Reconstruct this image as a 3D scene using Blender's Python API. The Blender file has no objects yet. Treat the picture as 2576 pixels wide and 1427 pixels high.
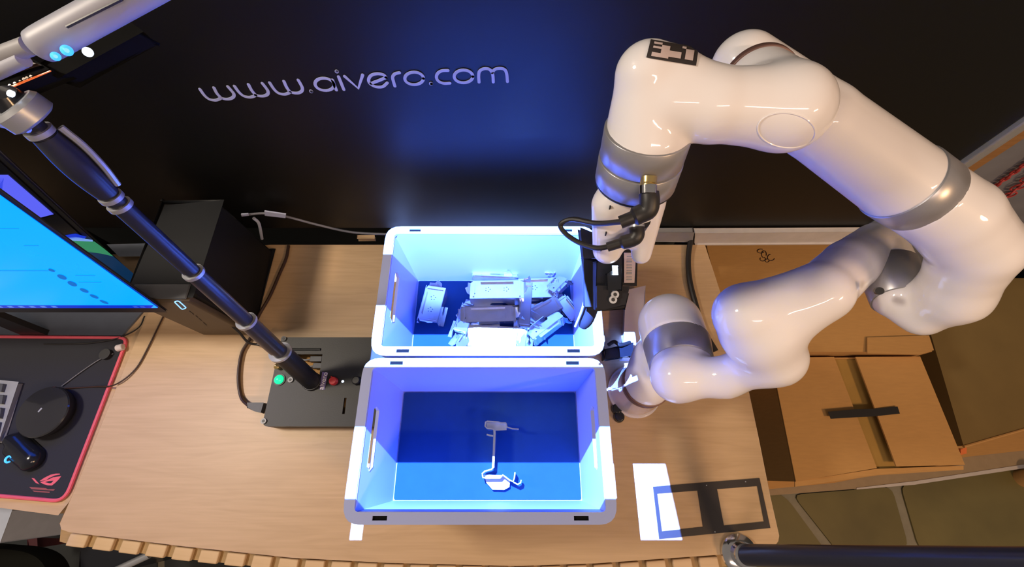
import bpy, math, random
import numpy as np
from mathutils import Vector, Matrix
from mathutils.geometry import tessellate_polygon
from mathutils.bvhtree import BVHTree
random.seed(4)
SC = bpy.context.scene
COL = SC.collection
# ------------------------------------------------------------------ camera
F = 1090.0
TH = math.radians(66.4)
CAM = Vector((0, 0, 1.70))
FW = Vector((0, math.cos(TH), -math.sin(TH)))
DN = Vector((0, -math.sin(TH), -math.cos(TH)))
cd = bpy.data.cameras.new('camera')
cd.sensor_width = 36; cd.lens = F / 2576 * 36; cd.clip_start = 0.01
cam = bpy.data.objects.new('camera', cd); COL.objects.link(cam)
cam.location = CAM; cam.rotation_euler = (math.pi / 2 - TH, 0, 0)
SC.camera = cam
SC.view_settings.view_transform = 'Standard'
SC.view_settings.look = 'None'
SC.view_settings.gamma = 1
SC.view_settings.use_curve_mapping = False
SC.view_settings.exposure = 0.0
# ------------------------------------------------------------------ world and lamps
w = bpy.data.worlds.new('world'); SC.world = w; w.use_nodes = True
w.node_tree.nodes['Background'].inputs[0].default_value = (1.0, 0.86, 0.76, 1)
w.node_tree.nodes['Background'].inputs[1].default_value = 0.21

def area(name, loc, target, size, energy, color, sy=None, spread=180):
    l = bpy.data.lights.new(name, 'AREA'); l.size = size; l.energy = energy; l.color = color
    if sy: l.shape = 'RECTANGLE'; l.size_y = sy
    l.spread = math.radians(spread)
    o = bpy.data.objects.new(name, l); COL.objects.link(o); o.location = loc
    o.rotation_euler = (Vector(target) - Vector(loc)).to_track_quat('-Z', 'Y').to_euler()
    return o
area('ceiling_lamp_warm', (1.9, -1.3, 2.7), (0.5, 0.1, 0.75), 0.5, 28, (1.0, 0.60, 0.30), 0.12)
area('ceiling_lamp_white', (-1.35, 0.28, 2.3), (-0.1, 0.05, 0.75), 0.25, 20, (1.0, 0.86, 0.70), 0.25)
area('ceiling_strip', (0.5, -1.2, 2.8), (0.4, 0.2, 0.9), 0.9, 12, (1.0, 0.74, 0.58), 0.04)
# pattern projector above the crates, beside the camera: throws hard edged stripes
PJ = Vector((-0.14, 0.24, 1.72))
pl = bpy.data.lights.new('pattern_projector', 'SPOT')
pl.energy = 1000; pl.spot_size = math.radians(110); pl.spot_blend = 0.0; pl.shadow_soft_size = 0.0015
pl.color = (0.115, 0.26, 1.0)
pl.use_nodes = True
nt = pl.node_tree; nt.nodes.clear()
def nd(t, **k):
    n = nt.nodes.new(t)
    for a, b in k.items(): setattr(n, a, b)
    return n
def mth(op, a, b=None, c=None):
    n = nd('ShaderNodeMath', operation=op)
    for i, v in enumerate((a, b, c)):
        if v is None: continue
        if isinstance(v, (int, float)): n.inputs[i].default_value = v
        else: nt.links.new(v, n.inputs[i])
    return n.outputs[0]
geo = nd('ShaderNodeNewGeometry'); sp = nd('ShaderNodeSeparateXYZ')
nt.links.new(geo.outputs['Incoming'], sp.inputs[0])
tx = mth('MULTIPLY', mth('DIVIDE', sp.outputs[0], sp.outputs[2]), -1.0)
ty = mth('MULTIPLY', mth('DIVIDE', sp.outputs[1], sp.outputs[2]), -1.0)
def win(v, a, b): return mth('MULTIPLY', mth('GREATER_THAN', v, a), mth('LESS_THAN', v, b))
s1 = win(ty, -0.368, -0.2307)
s2 = win(ty, -0.10, 0.047)
s3 = win(ty, 0.186, 0.295)
ss = mth('MULTIPLY', mth('ADD', mth('ADD', s1, s2), s3), mth('MULTIPLY', mth('GREATER_THAN', tx, -0.174), mth('LESS_THAN', mth('MULTIPLY_ADD', ty, 0.1, tx), 0.441)))
em = nd('ShaderNodeEmission'); nt.links.new(mth('ADD', mth('MULTIPLY', ss, 1.0), 0.0), em.inputs['Strength'])
lo = nd('ShaderNodeOutputLight'); nt.links.new(em.outputs[0], lo.inputs[0])
po = bpy.data.objects.new('pattern_projector', pl); COL.objects.link(po); po.location = PJ

# ------------------------------------------------------------------ projection helpers (photo pixel -> world point)
def ray(px, py):
    return FW + Vector((1, 0, 0)) * ((px - 1288) / F) + DN * ((py - 713.5) / F)
def T(px, py, t): return CAM + ray(px, py) * t
def P(px, py, z=0.75):
    r = ray(px, py); return CAM + r * ((z - CAM.z) / r.z)
def W(px, py, y):
    r = ray(px, py); return CAM + r * ((y - CAM.y) / r.y)

# ------------------------------------------------------------------ materials
def mat(name, color, rough=0.5, metal=0.0, var=0.06, scale=40, bump=0.0, coat=0.0, emit=None, es=0.0, spec=None, alpha=None, stretch=None, trans=0.0):
    m = bpy.data.materials.new(name); m.use_nodes = True
    t = m.node_tree; b = t.nodes['Principled BSDF']
    b.inputs['Roughness'].default_value = rough; b.inputs['Metallic'].default_value = metal
    b.inputs['Coat Weight'].default_value = coat; b.inputs['Coat Roughness'].default_value = 0.05
    if spec is not None: b.inputs['Specular IOR Level'].default_value = spec
    tc = t.nodes.new('ShaderNodeTexCoord'); mp = t.nodes.new('ShaderNodeMapping')
    t.links.new(tc.outputs['Object'], mp.inputs[0])
    if stretch: mp.inputs['Scale'].default_value = stretch
    n = t.nodes.new('ShaderNodeTexNoise'); n.inputs['Scale'].default_value = scale; n.inputs['Detail'].default_value = 4
    t.links.new(mp.outputs[0], n.inputs[0])
    r = t.nodes.new('ShaderNodeMapRange'); r.inputs['To Min'].default_value = 1 - var * 2; r.inputs['To Max'].default_value = 1 + var * 2
    t.links.new(n.outputs[0], r.inputs[0])
    mx = t.nodes.new('ShaderNodeVectorMath'); mx.operation = 'SCALE'; mx.inputs[0].default_value = color
    t.links.new(r.outputs[0], mx.inputs['Scale']); t.links.new(mx.outputs[0], b.inputs['Base Color'])
    if bump:
        bp = t.nodes.new('ShaderNodeBump'); bp.inputs['Strength'].default_value = bump; bp.inputs['Distance'].default_value = 0.001
        t.links.new(n.outputs[0], bp.inputs['Height']); t.links.new(bp.outputs[0], b.inputs['Normal'])
    if emit:
        b.inputs['Emission Color'].default_value = (*emit, 1); b.inputs['Emission Strength'].default_value = es
    if trans: b.inputs['Transmission Weight'].default_value = trans
    return m

def wood(name, c1, c2, rot=0.0, rough=0.42):
    m = bpy.data.materials.new(name); m.use_nodes = True
    t = m.node_tree; b = t.nodes['Principled BSDF']; b.inputs['Roughness'].default_value = rough
    tc = t.nodes.new('ShaderNodeTexCoord'); mp = t.nodes.new('ShaderNodeMapping')
    mp.inputs['Rotation'].default_value = (0, 0, rot); mp.inputs['Scale'].default_value = (1.6, 11, 11)
    t.links.new(tc.outputs['Object'], mp.inputs[0])
    n = t.nodes.new('ShaderNodeTexNoise'); n.inputs['Scale'].default_value = 1.6; n.inputs['Detail'].default_value = 3; n.inputs['Distortion'].default_value = 0.9
    t.links.new(mp.outputs[0], n.inputs[0])
    n2 = t.nodes.new('ShaderNodeTexNoise'); n2.inputs['Scale'].default_value = 14; n2.inputs['Detail'].default_value = 6
    mp2 = t.nodes.new('ShaderNodeMapping'); mp2.inputs['Rotation'].default_value = (0, 0, rot); mp2.inputs['Scale'].default_value = (0.6, 14, 14)
    t.links.new(tc.outputs['Object'], mp2.inputs[0]); t.links.new(mp2.outputs[0], n2.inputs[0])
    wv = t.nodes.new('ShaderNodeMath'); wv.operation = 'MULTIPLY'; wv.inputs[1].default_value = 9
    t.links.new(n.outputs[0], wv.inputs[0])
    sn = t.nodes.new('ShaderNodeMath'); sn.operation = 'PINGPONG'; sn.inputs[1].default_value = 1.0
    t.links.new(wv.outputs[0], sn.inputs[0])
    ad = t.nodes.new('ShaderNodeMath'); ad.operation = 'MULTIPLY_ADD'; ad.inputs[1].default_value = 0.35
    t.links.new(sn.outputs[0], ad.inputs[0]); t.links.new(n2.outputs[0], ad.inputs[2])
    cr = t.nodes.new('ShaderNodeValToRGB'); cr.color_ramp.elements[0].position = 0.3; cr.color_ramp.elements[1].position = 0.95
    cr.color_ramp.elements[0].color = (*c1, 1); cr.color_ramp.elements[1].color = (*c2, 1)
    t.links.new(ad.outputs[0], cr.inputs[0]); t.links.new(cr.outputs[0], b.inputs['Base Color'])
    return m

M = {}
M['wood'] = wood('wood_top', (0.50, 0.335, 0.185), (0.585, 0.40, 0.23))
M['wood_slat'] = wood('wood_slat', (0.60, 0.42, 0.25), (0.68, 0.49, 0.31))
M['wood_rail'] = wood('wood_rail', (0.36, 0.22, 0.085), (0.43, 0.27, 0.11))
M['wood_post'] = wood('wood_post', (0.30, 0.15, 0.05), (0.38, 0.20, 0.08))
M['backdrop'] = mat('backdrop_black', (0.002, 0.002, 0.002), 0.46, var=0.04, scale=90, spec=0.42)
M['white'] = mat('white_print', (0.44, 0.48, 0.64), 0.6)
M['robot'] = mat('robot_white', (0.90, 0.865, 0.875), 0.42, var=0.008, scale=5, coat=0.7, spec=0.2)
M['ring'] = mat('brushed_ring', (0.42, 0.41, 0.43), 0.34, metal=0.55, var=0.02, scale=300)
M['ring_brown'] = mat('brown_ring', (0.17, 0.09, 0.075), 0.5, metal=0.3)
M['chrome'] = mat('chrome', (0.75, 0.74, 0.74), 0.12, metal=1.0, var=0.02)
M['clear'] = mat('clear_glossy_plastic', (0.72, 0.65, 0.68), 0.12, coat=0.8, var=0.02)
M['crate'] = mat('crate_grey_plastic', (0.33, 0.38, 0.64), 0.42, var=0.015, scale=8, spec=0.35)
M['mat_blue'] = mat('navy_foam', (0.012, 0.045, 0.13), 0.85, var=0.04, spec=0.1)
M['slot'] = mat('slot_dark', (0.10, 0.11, 0.14), 0.7)
M['steel'] = mat('galvanised_steel', (0.70, 0.74, 0.78), 0.24, metal=0.9, var=0.08, scale=60)
M['black'] = mat('black_plastic', (0.014, 0.014, 0.016), 0.45, var=0.05)
M['black_tex'] = mat('black_powder', (0.018, 0.0185, 0.019), 0.5, var=0.08, scale=400, bump=0.1)
M['black_gloss'] = mat('black_gloss', (0.012, 0.013, 0.018), 0.16, var=0.02)
M['pole'] = mat('pole_black', (0.022, 0.024, 0.04), 0.28, var=0.05)
M['grey_dark'] = mat('dark_grey', (0.07, 0.075, 0.085), 0.5)
M['grey'] = mat('grey', (0.30, 0.30, 0.32), 0.45)
M['silver'] = mat('silver', (0.5, 0.52, 0.56), 0.35, metal=0.6)
M['card'] = mat('cardboard', (0.52, 0.285, 0.095), 0.85, var=0.05, scale=30, stretch=(1, 6, 1))
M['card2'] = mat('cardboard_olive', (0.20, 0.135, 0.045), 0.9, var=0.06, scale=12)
M['card_in'] = mat('cardboard_inside', (0.40, 0.24, 0.06), 0.9, var=0.05, scale=30)
M['tape'] = mat('black_tape', (0.012, 0.010, 0.010), 0.5)
M['slate'] = mat('floor_slab', (0.145, 0.120, 0.040), 0.55, var=0.22, scale=5)
M['grout'] = mat('grout', (0.27, 0.25, 0.19), 0.9, var=0.1)
M['print'] = mat('black_print', (0.030, 0.024, 0.024), 0.6)
M['pink'] = mat('pink_edge', (0.78, 0.115, 0.17), 0.6)
M['pad'] = mat('mousepad_cloth', (0.020, 0.021, 0.030), 0.9, var=0.08, scale=500)
M['skirting'] = mat('white_trunking', (0.60, 0.56, 0.55), 0.5)
M['green_led'] = mat('green_lamp', (0.0, 0.5, 0.25), 0.3, emit=(0.02, 0.95, 0.42), es=0.9)
M['red'] = mat('red_knob', (0.62, 0.045, 0.05), 0.35)
M['label'] = mat('label_lilac', (0.17, 0.14, 0.34), 0.6)
M['white_letter'] = mat('white_letter', (0.85, 0.85, 0.9), 0.6)
M['blue_led'] = mat('blue_led', (0.05, 0.3, 0.9), 0.3, emit=(0.05, 0.42, 1.0), es=1.3)
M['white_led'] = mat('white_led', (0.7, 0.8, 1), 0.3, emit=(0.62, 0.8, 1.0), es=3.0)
M['orange_led'] = mat('orange_led', (0.5, 0.1, 0.02), 0.3, emit=(0.9, 0.16, 0.03), es=0.7)
M['amber_dot'] = mat('amber_dot', (0.5, 0.4, 0.3), 0.3, emit=(0.8, 0.62, 0.45), es=0.8)
M['screen'] = mat('screen_azure', (0.0, 0.05, 0.1), 0.2, emit=(0.0, 0.108, 1.0), es=4.0)
M['screen_blue'] = mat('screen_deep_blue', (0.0, 0.01, 0.1), 0.2, emit=(0.0, 0.03, 0.62), es=0.9)
M['screen_mark'] = mat('screen_mark', (0.0, 0.01, 0.05), 0.3, emit=(0.0, 0.17, 0.62), es=0.9)
M['screen_lilac'] = mat('screen_lilac', (0.02, 0.02, 0.1), 0.2, emit=(0.11, 0.13, 0.95), es=0.95)
M['screen_green'] = mat('screen_green', (0.0, 0.05, 0.02), 0.2, emit=(0.03, 0.24, 0.11), es=0.9)
M['screen_teal'] = mat('screen_teal', (0.0, 0.01, 0.02), 0.2, emit=(0.0, 0.022, 0.075), es=0.9)
M['icon'] = mat('screen_icon', (0.05, 0.05, 0.1), 0.2, emit=(0.2, 0.4, 0.95), es=0.8)
M['tower'] = mat('tower_black', (0.008, 0.009, 0.011), 0.5, spec=0.2)
M['bronze'] = mat('dark_bronze', (0.085, 0.062, 0.04), 0.45, spec=0.3)
M['stand_plate'] = mat('blue_grey_plate', (0.10, 0.12, 0.17), 0.4)
M['screw'] = mat('screw_steel', (0.22, 0.22, 0.22), 0.5, metal=0.5)
M['matte_dark'] = mat('matte_dark_plastic', (0.016, 0.016, 0.022), 0.7, spec=0.25)
M['matte_black'] = mat('matte_black', (0.006, 0.006, 0.006), 0.9, spec=0.05)
M['label_pale'] = mat('label_pale', (0.55, 0.45, 0.44), 0.5)
M['housing'] = mat('housing_white', (0.34, 0.35, 0.42), 0.45, var=0.02, scale=6)
M['chain'] = mat('red_cord', (0.50, 0.06, 0.06), 0.55)
M['panel'] = mat('grey_panel', (0.20, 0.21, 0.25), 0.6, var=0.1, scale=14)
M['orange'] = mat('orange_plastic', (0.8, 0.2, 0.05), 0.5)
M['floor_dark'] = mat('floor_dark', (0.04, 0.045, 0.045), 0.6, var=0.2, scale=6)
M['paper'] = mat('pale_paper', (0.45, 0.50, 0.62), 0.8)
M['brass'] = mat('brass', (0.55, 0.42, 0.18), 0.3, metal=0.8)
M['cable'] = mat('cable_black', (0.02, 0.018, 0.018), 0.45)
M['cable_brown'] = mat('cable_brown', (0.045, 0.022, 0.015), 0.45)
M['cable_grey'] = mat('cable_grey', (0.16, 0.16, 0.19), 0.5)

# ------------------------------------------------------------------ mesh building
class MB:
    def __init__(s): s.v = []; s.f = []
    def add(s, vs, fs):
        k = len(s.v); s.v += [Vector(v) for v in vs]; s.f += [tuple(i + k for i in f) for f in fs]; return s
    def box(s, c, size, m=None):
        m = m or Matrix.Identity(3); x, y, z = (d / 2 for d in size)
        vs = [Vector(c) + m @ Vector((a * x, b * y, d * z)) for a in (-1, 1) for b in (-1, 1) for d in (-1, 1)]
        return s.add(vs, [(0, 1, 3, 2), (4, 6, 7, 5), (0, 4, 5, 1), (2, 3, 7, 6), (0, 2, 6, 4), (1, 5, 7, 3)])
    def prism(s, poly, off, holes=()):
        """closed outline of 3-D points (plus hole outlines) swept by the vector off"""
        off = Vector(off); loops = [[Vector(p) for p in poly]] + [[Vector(p) for p in h] for h in holes]
        flat = [p for l in loops for p in l]; n = len(flat)
        tris = tessellate_polygon(loops)
        fs = [tuple(t) for t in tris] + [tuple(i + n for i in reversed(t)) for t in tris]
        k = 0
        for l in loops:
            L = len(l)
            for i in range(L):
                a, b = k + i, k + (i + 1) % L; fs.append((a, b, b + n, a + n))
            k += L
        return s.add(flat + [p + off for p in flat], fs)
    def tube(s, path, r, n=12, caps=True, flat=None):
        path = [Vector(p) for p in path]; k = len(path)
        rs = r if isinstance(r, (list, tuple)) else [r] * k
        tg = [(path[min(i + 1, k - 1)] - path[max(i - 1, 0)]).normalized() for i in range(k)]
        up = Vector((0, 0, 1)) if abs(tg[0].z) < 0.9 else Vector((1, 0, 0))
        a = tg[0].cross(up).normalized(); vs = []; fs = []
        for i in range(k):
            a = (a - tg[i] * a.dot(tg[i])).normalized(); b = tg[i].cross(a)
            for j in range(n):
                q = 2 * math.pi * j / n; vs.append(path[i] + (a * math.cos(q) + b * math.sin(q)) * rs[i])
        for i in range(k - 1):
            for j in range(n):
                fs.append((i * n + j, i * n + (j + 1) % n, (i + 1) * n + (j + 1) % n, (i + 1) * n + j))
        if caps: fs += [tuple(reversed(range(n))), tuple((k - 1) * n + j for j in range(n))]
        return s.add(vs, fs)
    def disc(s, c, ax, r, h, n=24, r2=None):
        c = Vector(c); ax = Vector(ax).normalized()
        return s.tube([c, c + ax * h], [r, r if r2 is None else r2], n)
def cat(pts, n=8):
    """Catmull-Rom through points"""
    pts = [Vector(p) for p in pts]; out = []
    e = [pts[0] * 2 - pts[1]] + pts + [pts[-1] * 2 - pts[-2]]
    for i in range(1, len(e) - 2):
        p0, p1, p2, p3 = e[i - 1:i + 3]
        for j in range(n):
            t = j / n
            out.append(0.5 * ((2 * p1) + (p2 - p0) * t + (2 * p0 - 5 * p1 + 4 * p2 - p3) * t * t + (3 * p1 - p0 - 3 * p2 + p3) * t ** 3))
    return out + [pts[-1]]

def finish(me, m, smooth, ang):
    me.materials.append(M[m] if isinstance(m, str) else m)
    if smooth:
        me.polygons.foreach_set('use_smooth', [True] * len(me.polygons))
        me.set_sharp_from_angle(angle=math.radians(ang))
def link(name, mb, m, parent=None, bevel=0.0, smooth=True, label=None, ang=35, seg=2, kind=None):
    vs = mb.v
    if parent is None:
        lo = [min(v[i] for v in vs) for i in range(3)]; hi = [max(v[i] for v in vs) for i in range(3)]
        org = Vector(((lo[0] + hi[0]) / 2, (lo[1] + hi[1]) / 2, lo[2]))
    else:
        org = Vector(parent['_org'])
    me = bpy.data.meshes.new(name); me.from_pydata([tuple(v - org) for v in vs], [], mb.f); me.validate(); me.update()
    finish(me, m, smooth, ang)
    o = bpy.data.objects.new(name, me); COL.objects.link(o)
    if parent is None: o.location = org
    else: o.parent = parent
    o['_org'] = tuple(org)
    if bevel:
        b = o.modifiers.new('bevel', 'BEVEL'); b.width = bevel; b.segments = seg; b.limit_method = 'ANGLE'; b.angle_limit = math.radians(40)
    if label: o['label'] = label
    if kind: o['kind'] = kind
    return o
def tag(o, label, cat_, group=None):
    o['label'] = label; o['category'] = cat_
    if group: o['group'] = group
    return o
def root(name, loc, label, cat_, group=None):
    o = bpy.data.objects.new(name, None); o.empty_display_size = 0.03; COL.objects.link(o); o.location = loc; o['_org'] = tuple(loc)
    return tag(o, label, cat_, group)
def fix_normals(o):
    import bmesh
    bm = bmesh.new(); bm.from_mesh(o.data); bmesh.ops.recalc_face_normals(bm, faces=bm.faces); bm.to_mesh(o.data); bm.free()
UP = Vector((0, 0, 1))
def rounded(poly, rads, n=6):
    """round the corners of a flat 3-D polygon; rads per corner in metres"""
    out = []; k = len(poly)
    for i in range(k):
        p = Vector(poly[i]); r = rads[i] if isinstance(rads, (list, tuple)) else rads
        if r <= 0: out.append(p); continue
        a = (Vector(poly[i - 1]) - p); b = (Vector(poly[(i + 1) % k]) - p)
        d1 = min(r, a.length * 0.49); d2 = min(r, b.length * 0.49)
        A = p + a.normalized() * d1; B = p + b.normalized() * d2
        for j in range(n + 1):
            t = j / n; out.append(A * (1 - t) ** 2 + p * 2 * t * (1 - t) + B * t * t)
    return out

# ================================================================== SETTING
WY = 0.54
X1 = 0.845
# floor: grout bed with irregular slabs
fl = link('floor', MB().box((0.3, -1.6, -0.02), (9.0, 8.0, 0.04)), 'grout', smooth=False, kind='structure')
slabs = [
    [(1700, 1150), (1975, 1250), (2085, 1400), (2060, 1600), (1500, 1600), (1400, 1300)],
    [(1992, 1245), (2240, 1225), (2283, 1378), (2205, 1400), (2112, 1397)],
    [(2262, 1220), (2700, 1140), (2900, 1250), (2800, 1400), (2310, 1385)],
    [(2125, 1412), (2205, 1410), (2290, 1392), (2400, 1402), (2450, 1620), (2080, 1620)],
    [(2412, 1402), (2900, 1415), (2900, 1620), (2465, 1620)],
]
for q in slabs:
    link('slab', MB().prism(rounded([P(a, b, 0.0) for a, b in q], 0.03, 3), (0, 0, 0.006)), 'slate', fl, bevel=0.002)
for q in [[(-300, 1200), (400, 1200), (395, 1640), (-400, 1640)], [(420, 1200), (1380, 1200), (1480, 1640), (415, 1640)],
          [(-500, 720), (1200, 720), (1200, 1180), (-500, 1180)], [(1220, 700), (2000, 700), (1680, 1140), (1390, 1180), (1220, 1180)],
          [(2020, 700), (2900, 700), (2900, 1120), (2262, 1200), (1980, 1235), (1700, 1140)]]:
    link('slab', MB().prism(rounded([P(a, b, 0.0) for a, b in q], 0.03, 3), (0, 0, 0.006)), 'floor_dark', fl, bevel=0.002)
# back wall: plain wall with the black backdrop in front of it
wb = link('wall_back', MB().box((0.3, WY + 0.20, 1.5), (9.0, 0.06, 3.0)), 'floor_dark', smooth=False, kind='structure')
bd = root('backdrop', (0, WY + 0.015, 0.75), 'tall matt black display backdrop behind the worktop', 'backdrop')
link('panel', MB().box(((X1 - 1.9) / 2, WY + 0.01, 0.797 + 0.75), (X1 + 1.9, 0.02, 1.5)), 'backdrop', bd, bevel=0.002)
link('edge_strip', MB().box((X1 + 0.011, WY + 0.005, 1.55), (0.018, 0.03, 1.5)), 'silver', bd, bevel=0.003, label='pale aluminium edge strip')
link('edge_strip', MB().box((X1 + 0.036, WY + 0.012, 1.55), (0.012, 0.02, 1.5)), 'grey', bd, bevel=0.003, label='grey inner edge strip')
for x in (-1.2, 0.0, 0.5):
    link('foot', MB().box((x, WY + 0.05, 0.40), (0.05, 0.05, 0.80)), 'black', bd)
wp = tag(link('wooden_post', MB().box((1.094, 0.688, 1.25), (0.066, 0.03, 2.48)), 'wood_post', bevel=0.003), 'orange-brown wooden post right of the black backdrop edge', 'post')
gp = tag(link('grey_panel', MB().box((1.45, 0.696, 1.25), (0.62, 0.015, 2.3)), 'panel', bevel=0.004), 'mottled grey panel with red cords at the right edge', 'panel')
# red chains hanging in front of the grey panel
def chain(a, b, n, r, name, label):
    rt = root(name, a, label, 'chain', 'red cords on the grey panel')
    d = (Vector(b) - Vector(a)) / n
    for i in range(n):
        c = Vector(a) + d * (i + 0.5); ax = d.normalized(); side = ax.cross(Vector((0, 1, 0))).normalized()
        if i % 2: side = (side + Vector((0, -0.9, 0))).normalized()
        pts = [c + ax * math.cos(q) * d.length * 0.72 + side * math.sin(q) * r for q in [2 * math.pi * j / 10 for j in range(11)]]
        link('chain_link', MB().tube(pts, 0.0022, 6, caps=False), 'chain', rt)
chain(W(2478, 487, 0.68), W(2640, 370, 0.68), 13, 0.007, 'red_chain', 'upper tight red plastic chain on the grey panel')
chain(W(2510, 515, 0.68), W(2650, 395, 0.68), 11, 0.015, 'red_chain', 'lower wide-looped red chain on the grey panel')

# white trunking strip under the backdrop, right of the worktop
tk = root('cable_trunking', W(1950, 590, WY - 0.01), 'long white trunking strip at the foot of the black backdrop', 'trunking')
a0, a1, a2, a3 = W(1746, 575, WY - 0.004), W(2300, 572, WY - 0.004), W(2300, 598, WY - 0.004), W(1746, 602, WY - 0.004)
link('cover', MB().prism([a0, a1, a2, a3], (0, -0.012, 0)), 'skirting', tk, bevel=0.002)
link('lip', MB().prism([a3, a2, a2 + Vector((0, 0, -0.004)), a3 + Vector((0, 0, -0.004))], (0, -0.016, 0)), 'skirting', tk)
tag(link('wall_rail', MB().prism([W(1640, 575, WY - 0.004), W(1742, 575, WY - 0.004), W(1738, 598, WY - 0.004), W(1640, 596, WY - 0.004)], (0, -0.012, 0)), 'grey', bevel=0.002),
    'short grey metal rail behind the gripper at the worktop rear', 'rail')

# lettering on the backdrop
CX, CY, CK = 460, 140, 0.33385
def lp(pts): return [W(CX + x * CK, CY + y * CK, WY - 0.0008) for x, y in pts]
def ell(cx, cy, rx, ry, a0=0, a1=360, n=28, rot=0):
    return [(cx + rx * math.cos(math.radians(a0 + (a1 - a0) * i / n)) * math.cos(rot) - ry * math.sin(math.radians(a0 + (a1 - a0) * i / n)) * math.sin(rot),
             cy + rx * math.cos(math.radians(a0 + (a1 - a0) * i / n)) * math.sin(rot) + ry * math.sin(math.radians(a0 + (a1 - a0) * i / n)) * math.cos(rot)) for i in range(n + 1)]
def ribbon(mb, pts, wd):
    nrm = Vector((0, -1, 0)); k = len(pts); L = []; R = []
    for i in range(k):
        t = (pts[min(i + 1, k - 1)] - pts[max(i - 1, 0)]).normalized(); s = t.cross(nrm).normalized() * wd / 2
        L.append(pts[i] + s); R.append(pts[i] - s)
    for A, B in ((0, 1), (k - 1, k - 2)):
        c = pts[A]; t = (pts[A] - pts[B]).normalized(); s = t.cross(nrm).normalized()
        cap = [c + s * math.cos(q) * wd / 2 + t * math.sin(q) * wd / 2 for q in [math.pi * j / 8 for j in range(9)]]
        mb.prism(cap, nrm * 0.0008)
    d = nrm * 0.0008
    for i in range(k - 1):
        mb.add([L[i], L[i + 1], R[i + 1], R[i], L[i] + d, L[i + 1] + d, R[i + 1] + d, R[i] + d],
               [(4, 5, 6, 7), (0, 3, 2, 1), (0, 1, 5, 4), (3, 7, 6, 2)])
def wglyph(a, s, b): return [(a, True), (s, True), (b, True)]
glyphs = [
    wglyph([(130, 252), (162, 297), (198, 326), (240, 335), (272, 327), (287, 316)], [(235, 241), (258, 284), (290, 318)], [(288, 317), (320, 326), (356, 324), (382, 308), (384, 286), (366, 262), (340, 232)]),
    wglyph([(390, 229), (424, 275), (460, 303), (500, 312), (532, 306), (548, 295)], [(495, 216), (520, 262), (550, 296)], [(548, 295), (580, 303), (614, 302), (640, 288), (641, 264), (624, 238), (600, 208)]),
    wglyph([(655, 203), (688, 252), (722, 281), (762, 290), (792, 283), (808, 272)], [(762, 192), (784, 240), (810, 274)], [(808, 272), (840, 280), (874, 279), (898, 263), (900, 240), (886, 210), (870, 183)]),
    [(ell(967, 268, 3, 3), False)],
    [(ell(1068, 215, 72, 46, rot=0.12), False), ([(1128, 182), (1140, 215), (1157, 258)], True)],
    [([(1174, 158), (1213, 254)], False), (ell(1160, 118, 3, 3), False)],
    [([(1220, 155), (1322, 245), (1355, 144)], False)],
    [([(1418, 208), (1478, 186), (1532, 163)], False), ([(1532, 163), (1512, 143), (1465, 135), (1420, 147), (1400, 178), (1412, 210), (1455, 233), (1506, 232), (1541, 203)], True)],
    [([(1598, 228), (1588, 195), (1581, 160), (1598, 136), (1632, 127)], True)],
    [(ell(1743, 170, 70, 47), False)],
    [(ell(1870, 210, 3, 3), False)],
    [([(1998, 110), (1955, 112), (1922, 130), (1911, 160), (1926, 190), (1965, 207), (2012, 206)], True)],
    [(ell(2115, 155, 70, 48), False)],
    [([(2232, 198), (2229, 155), (2236, 116), (2270, 97), (2308, 101), (2330, 125), (2337, 155), (2339, 197)], True), ([(2331, 125), (2352, 102), (2390, 94), (2425, 104), (2440, 135), (2446, 194)], True)],
]
lt = root('wall_lettering', W(890, 240, WY - 0.0008), 'white website address lettering across the black backdrop', 'lettering')
for g in glyphs:
    mb = MB()
    for pts, sm in g:
        q = lp(pts)
        ribbon(mb, cat(q, 6) if sm else q, 0.0046)
    link('letter', mb, 'white', lt, smooth=False)

# ================================================================== WORKTOPS
front = [(150, 1318), (155, 1332), (175, 1339), (461, 1375), (735, 1404), (974, 1416), (1300, 1424), (1500, 1418), (1821, 1395.6), (1925, 1385), (1947, 1377), (1958, 1362), (1960, 1348)]
ZT = 0.75
tt = root('workbench', P(1000, 900, 0.0), 'large light wooden worktop carrying the crates and robot', 'table')
outline = front + [(1937, 1246), (1908, 1100), (1885, 990), (1830, 790), (1765, 592)]
op = [P(a, b, ZT) for a, b in outline]
op += [Vector((op[-1].x - 0.005, WY - 0.02, ZT)), Vector((P(680, 612).x, WY - 0.02, ZT)), Vector((P(440, 640).x, WY - 0.05, ZT))]
op += [P(a, b, ZT) for a, b in [(372, 790), (345, 850), (185, 1240)]]
link('tabletop', MB().prism(op, (0, 0, -0.022)), 'wood', tt, bevel=0.002)
for a, b in ((230, 1260), (1800, 1300), (1720, 700), (600, 700)):
    p = P(a, b, ZT)
    link('leg', MB().box((p.x, p.y, 0.36), (0.04, 0.04, 0.736)), 'black', tt)
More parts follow.
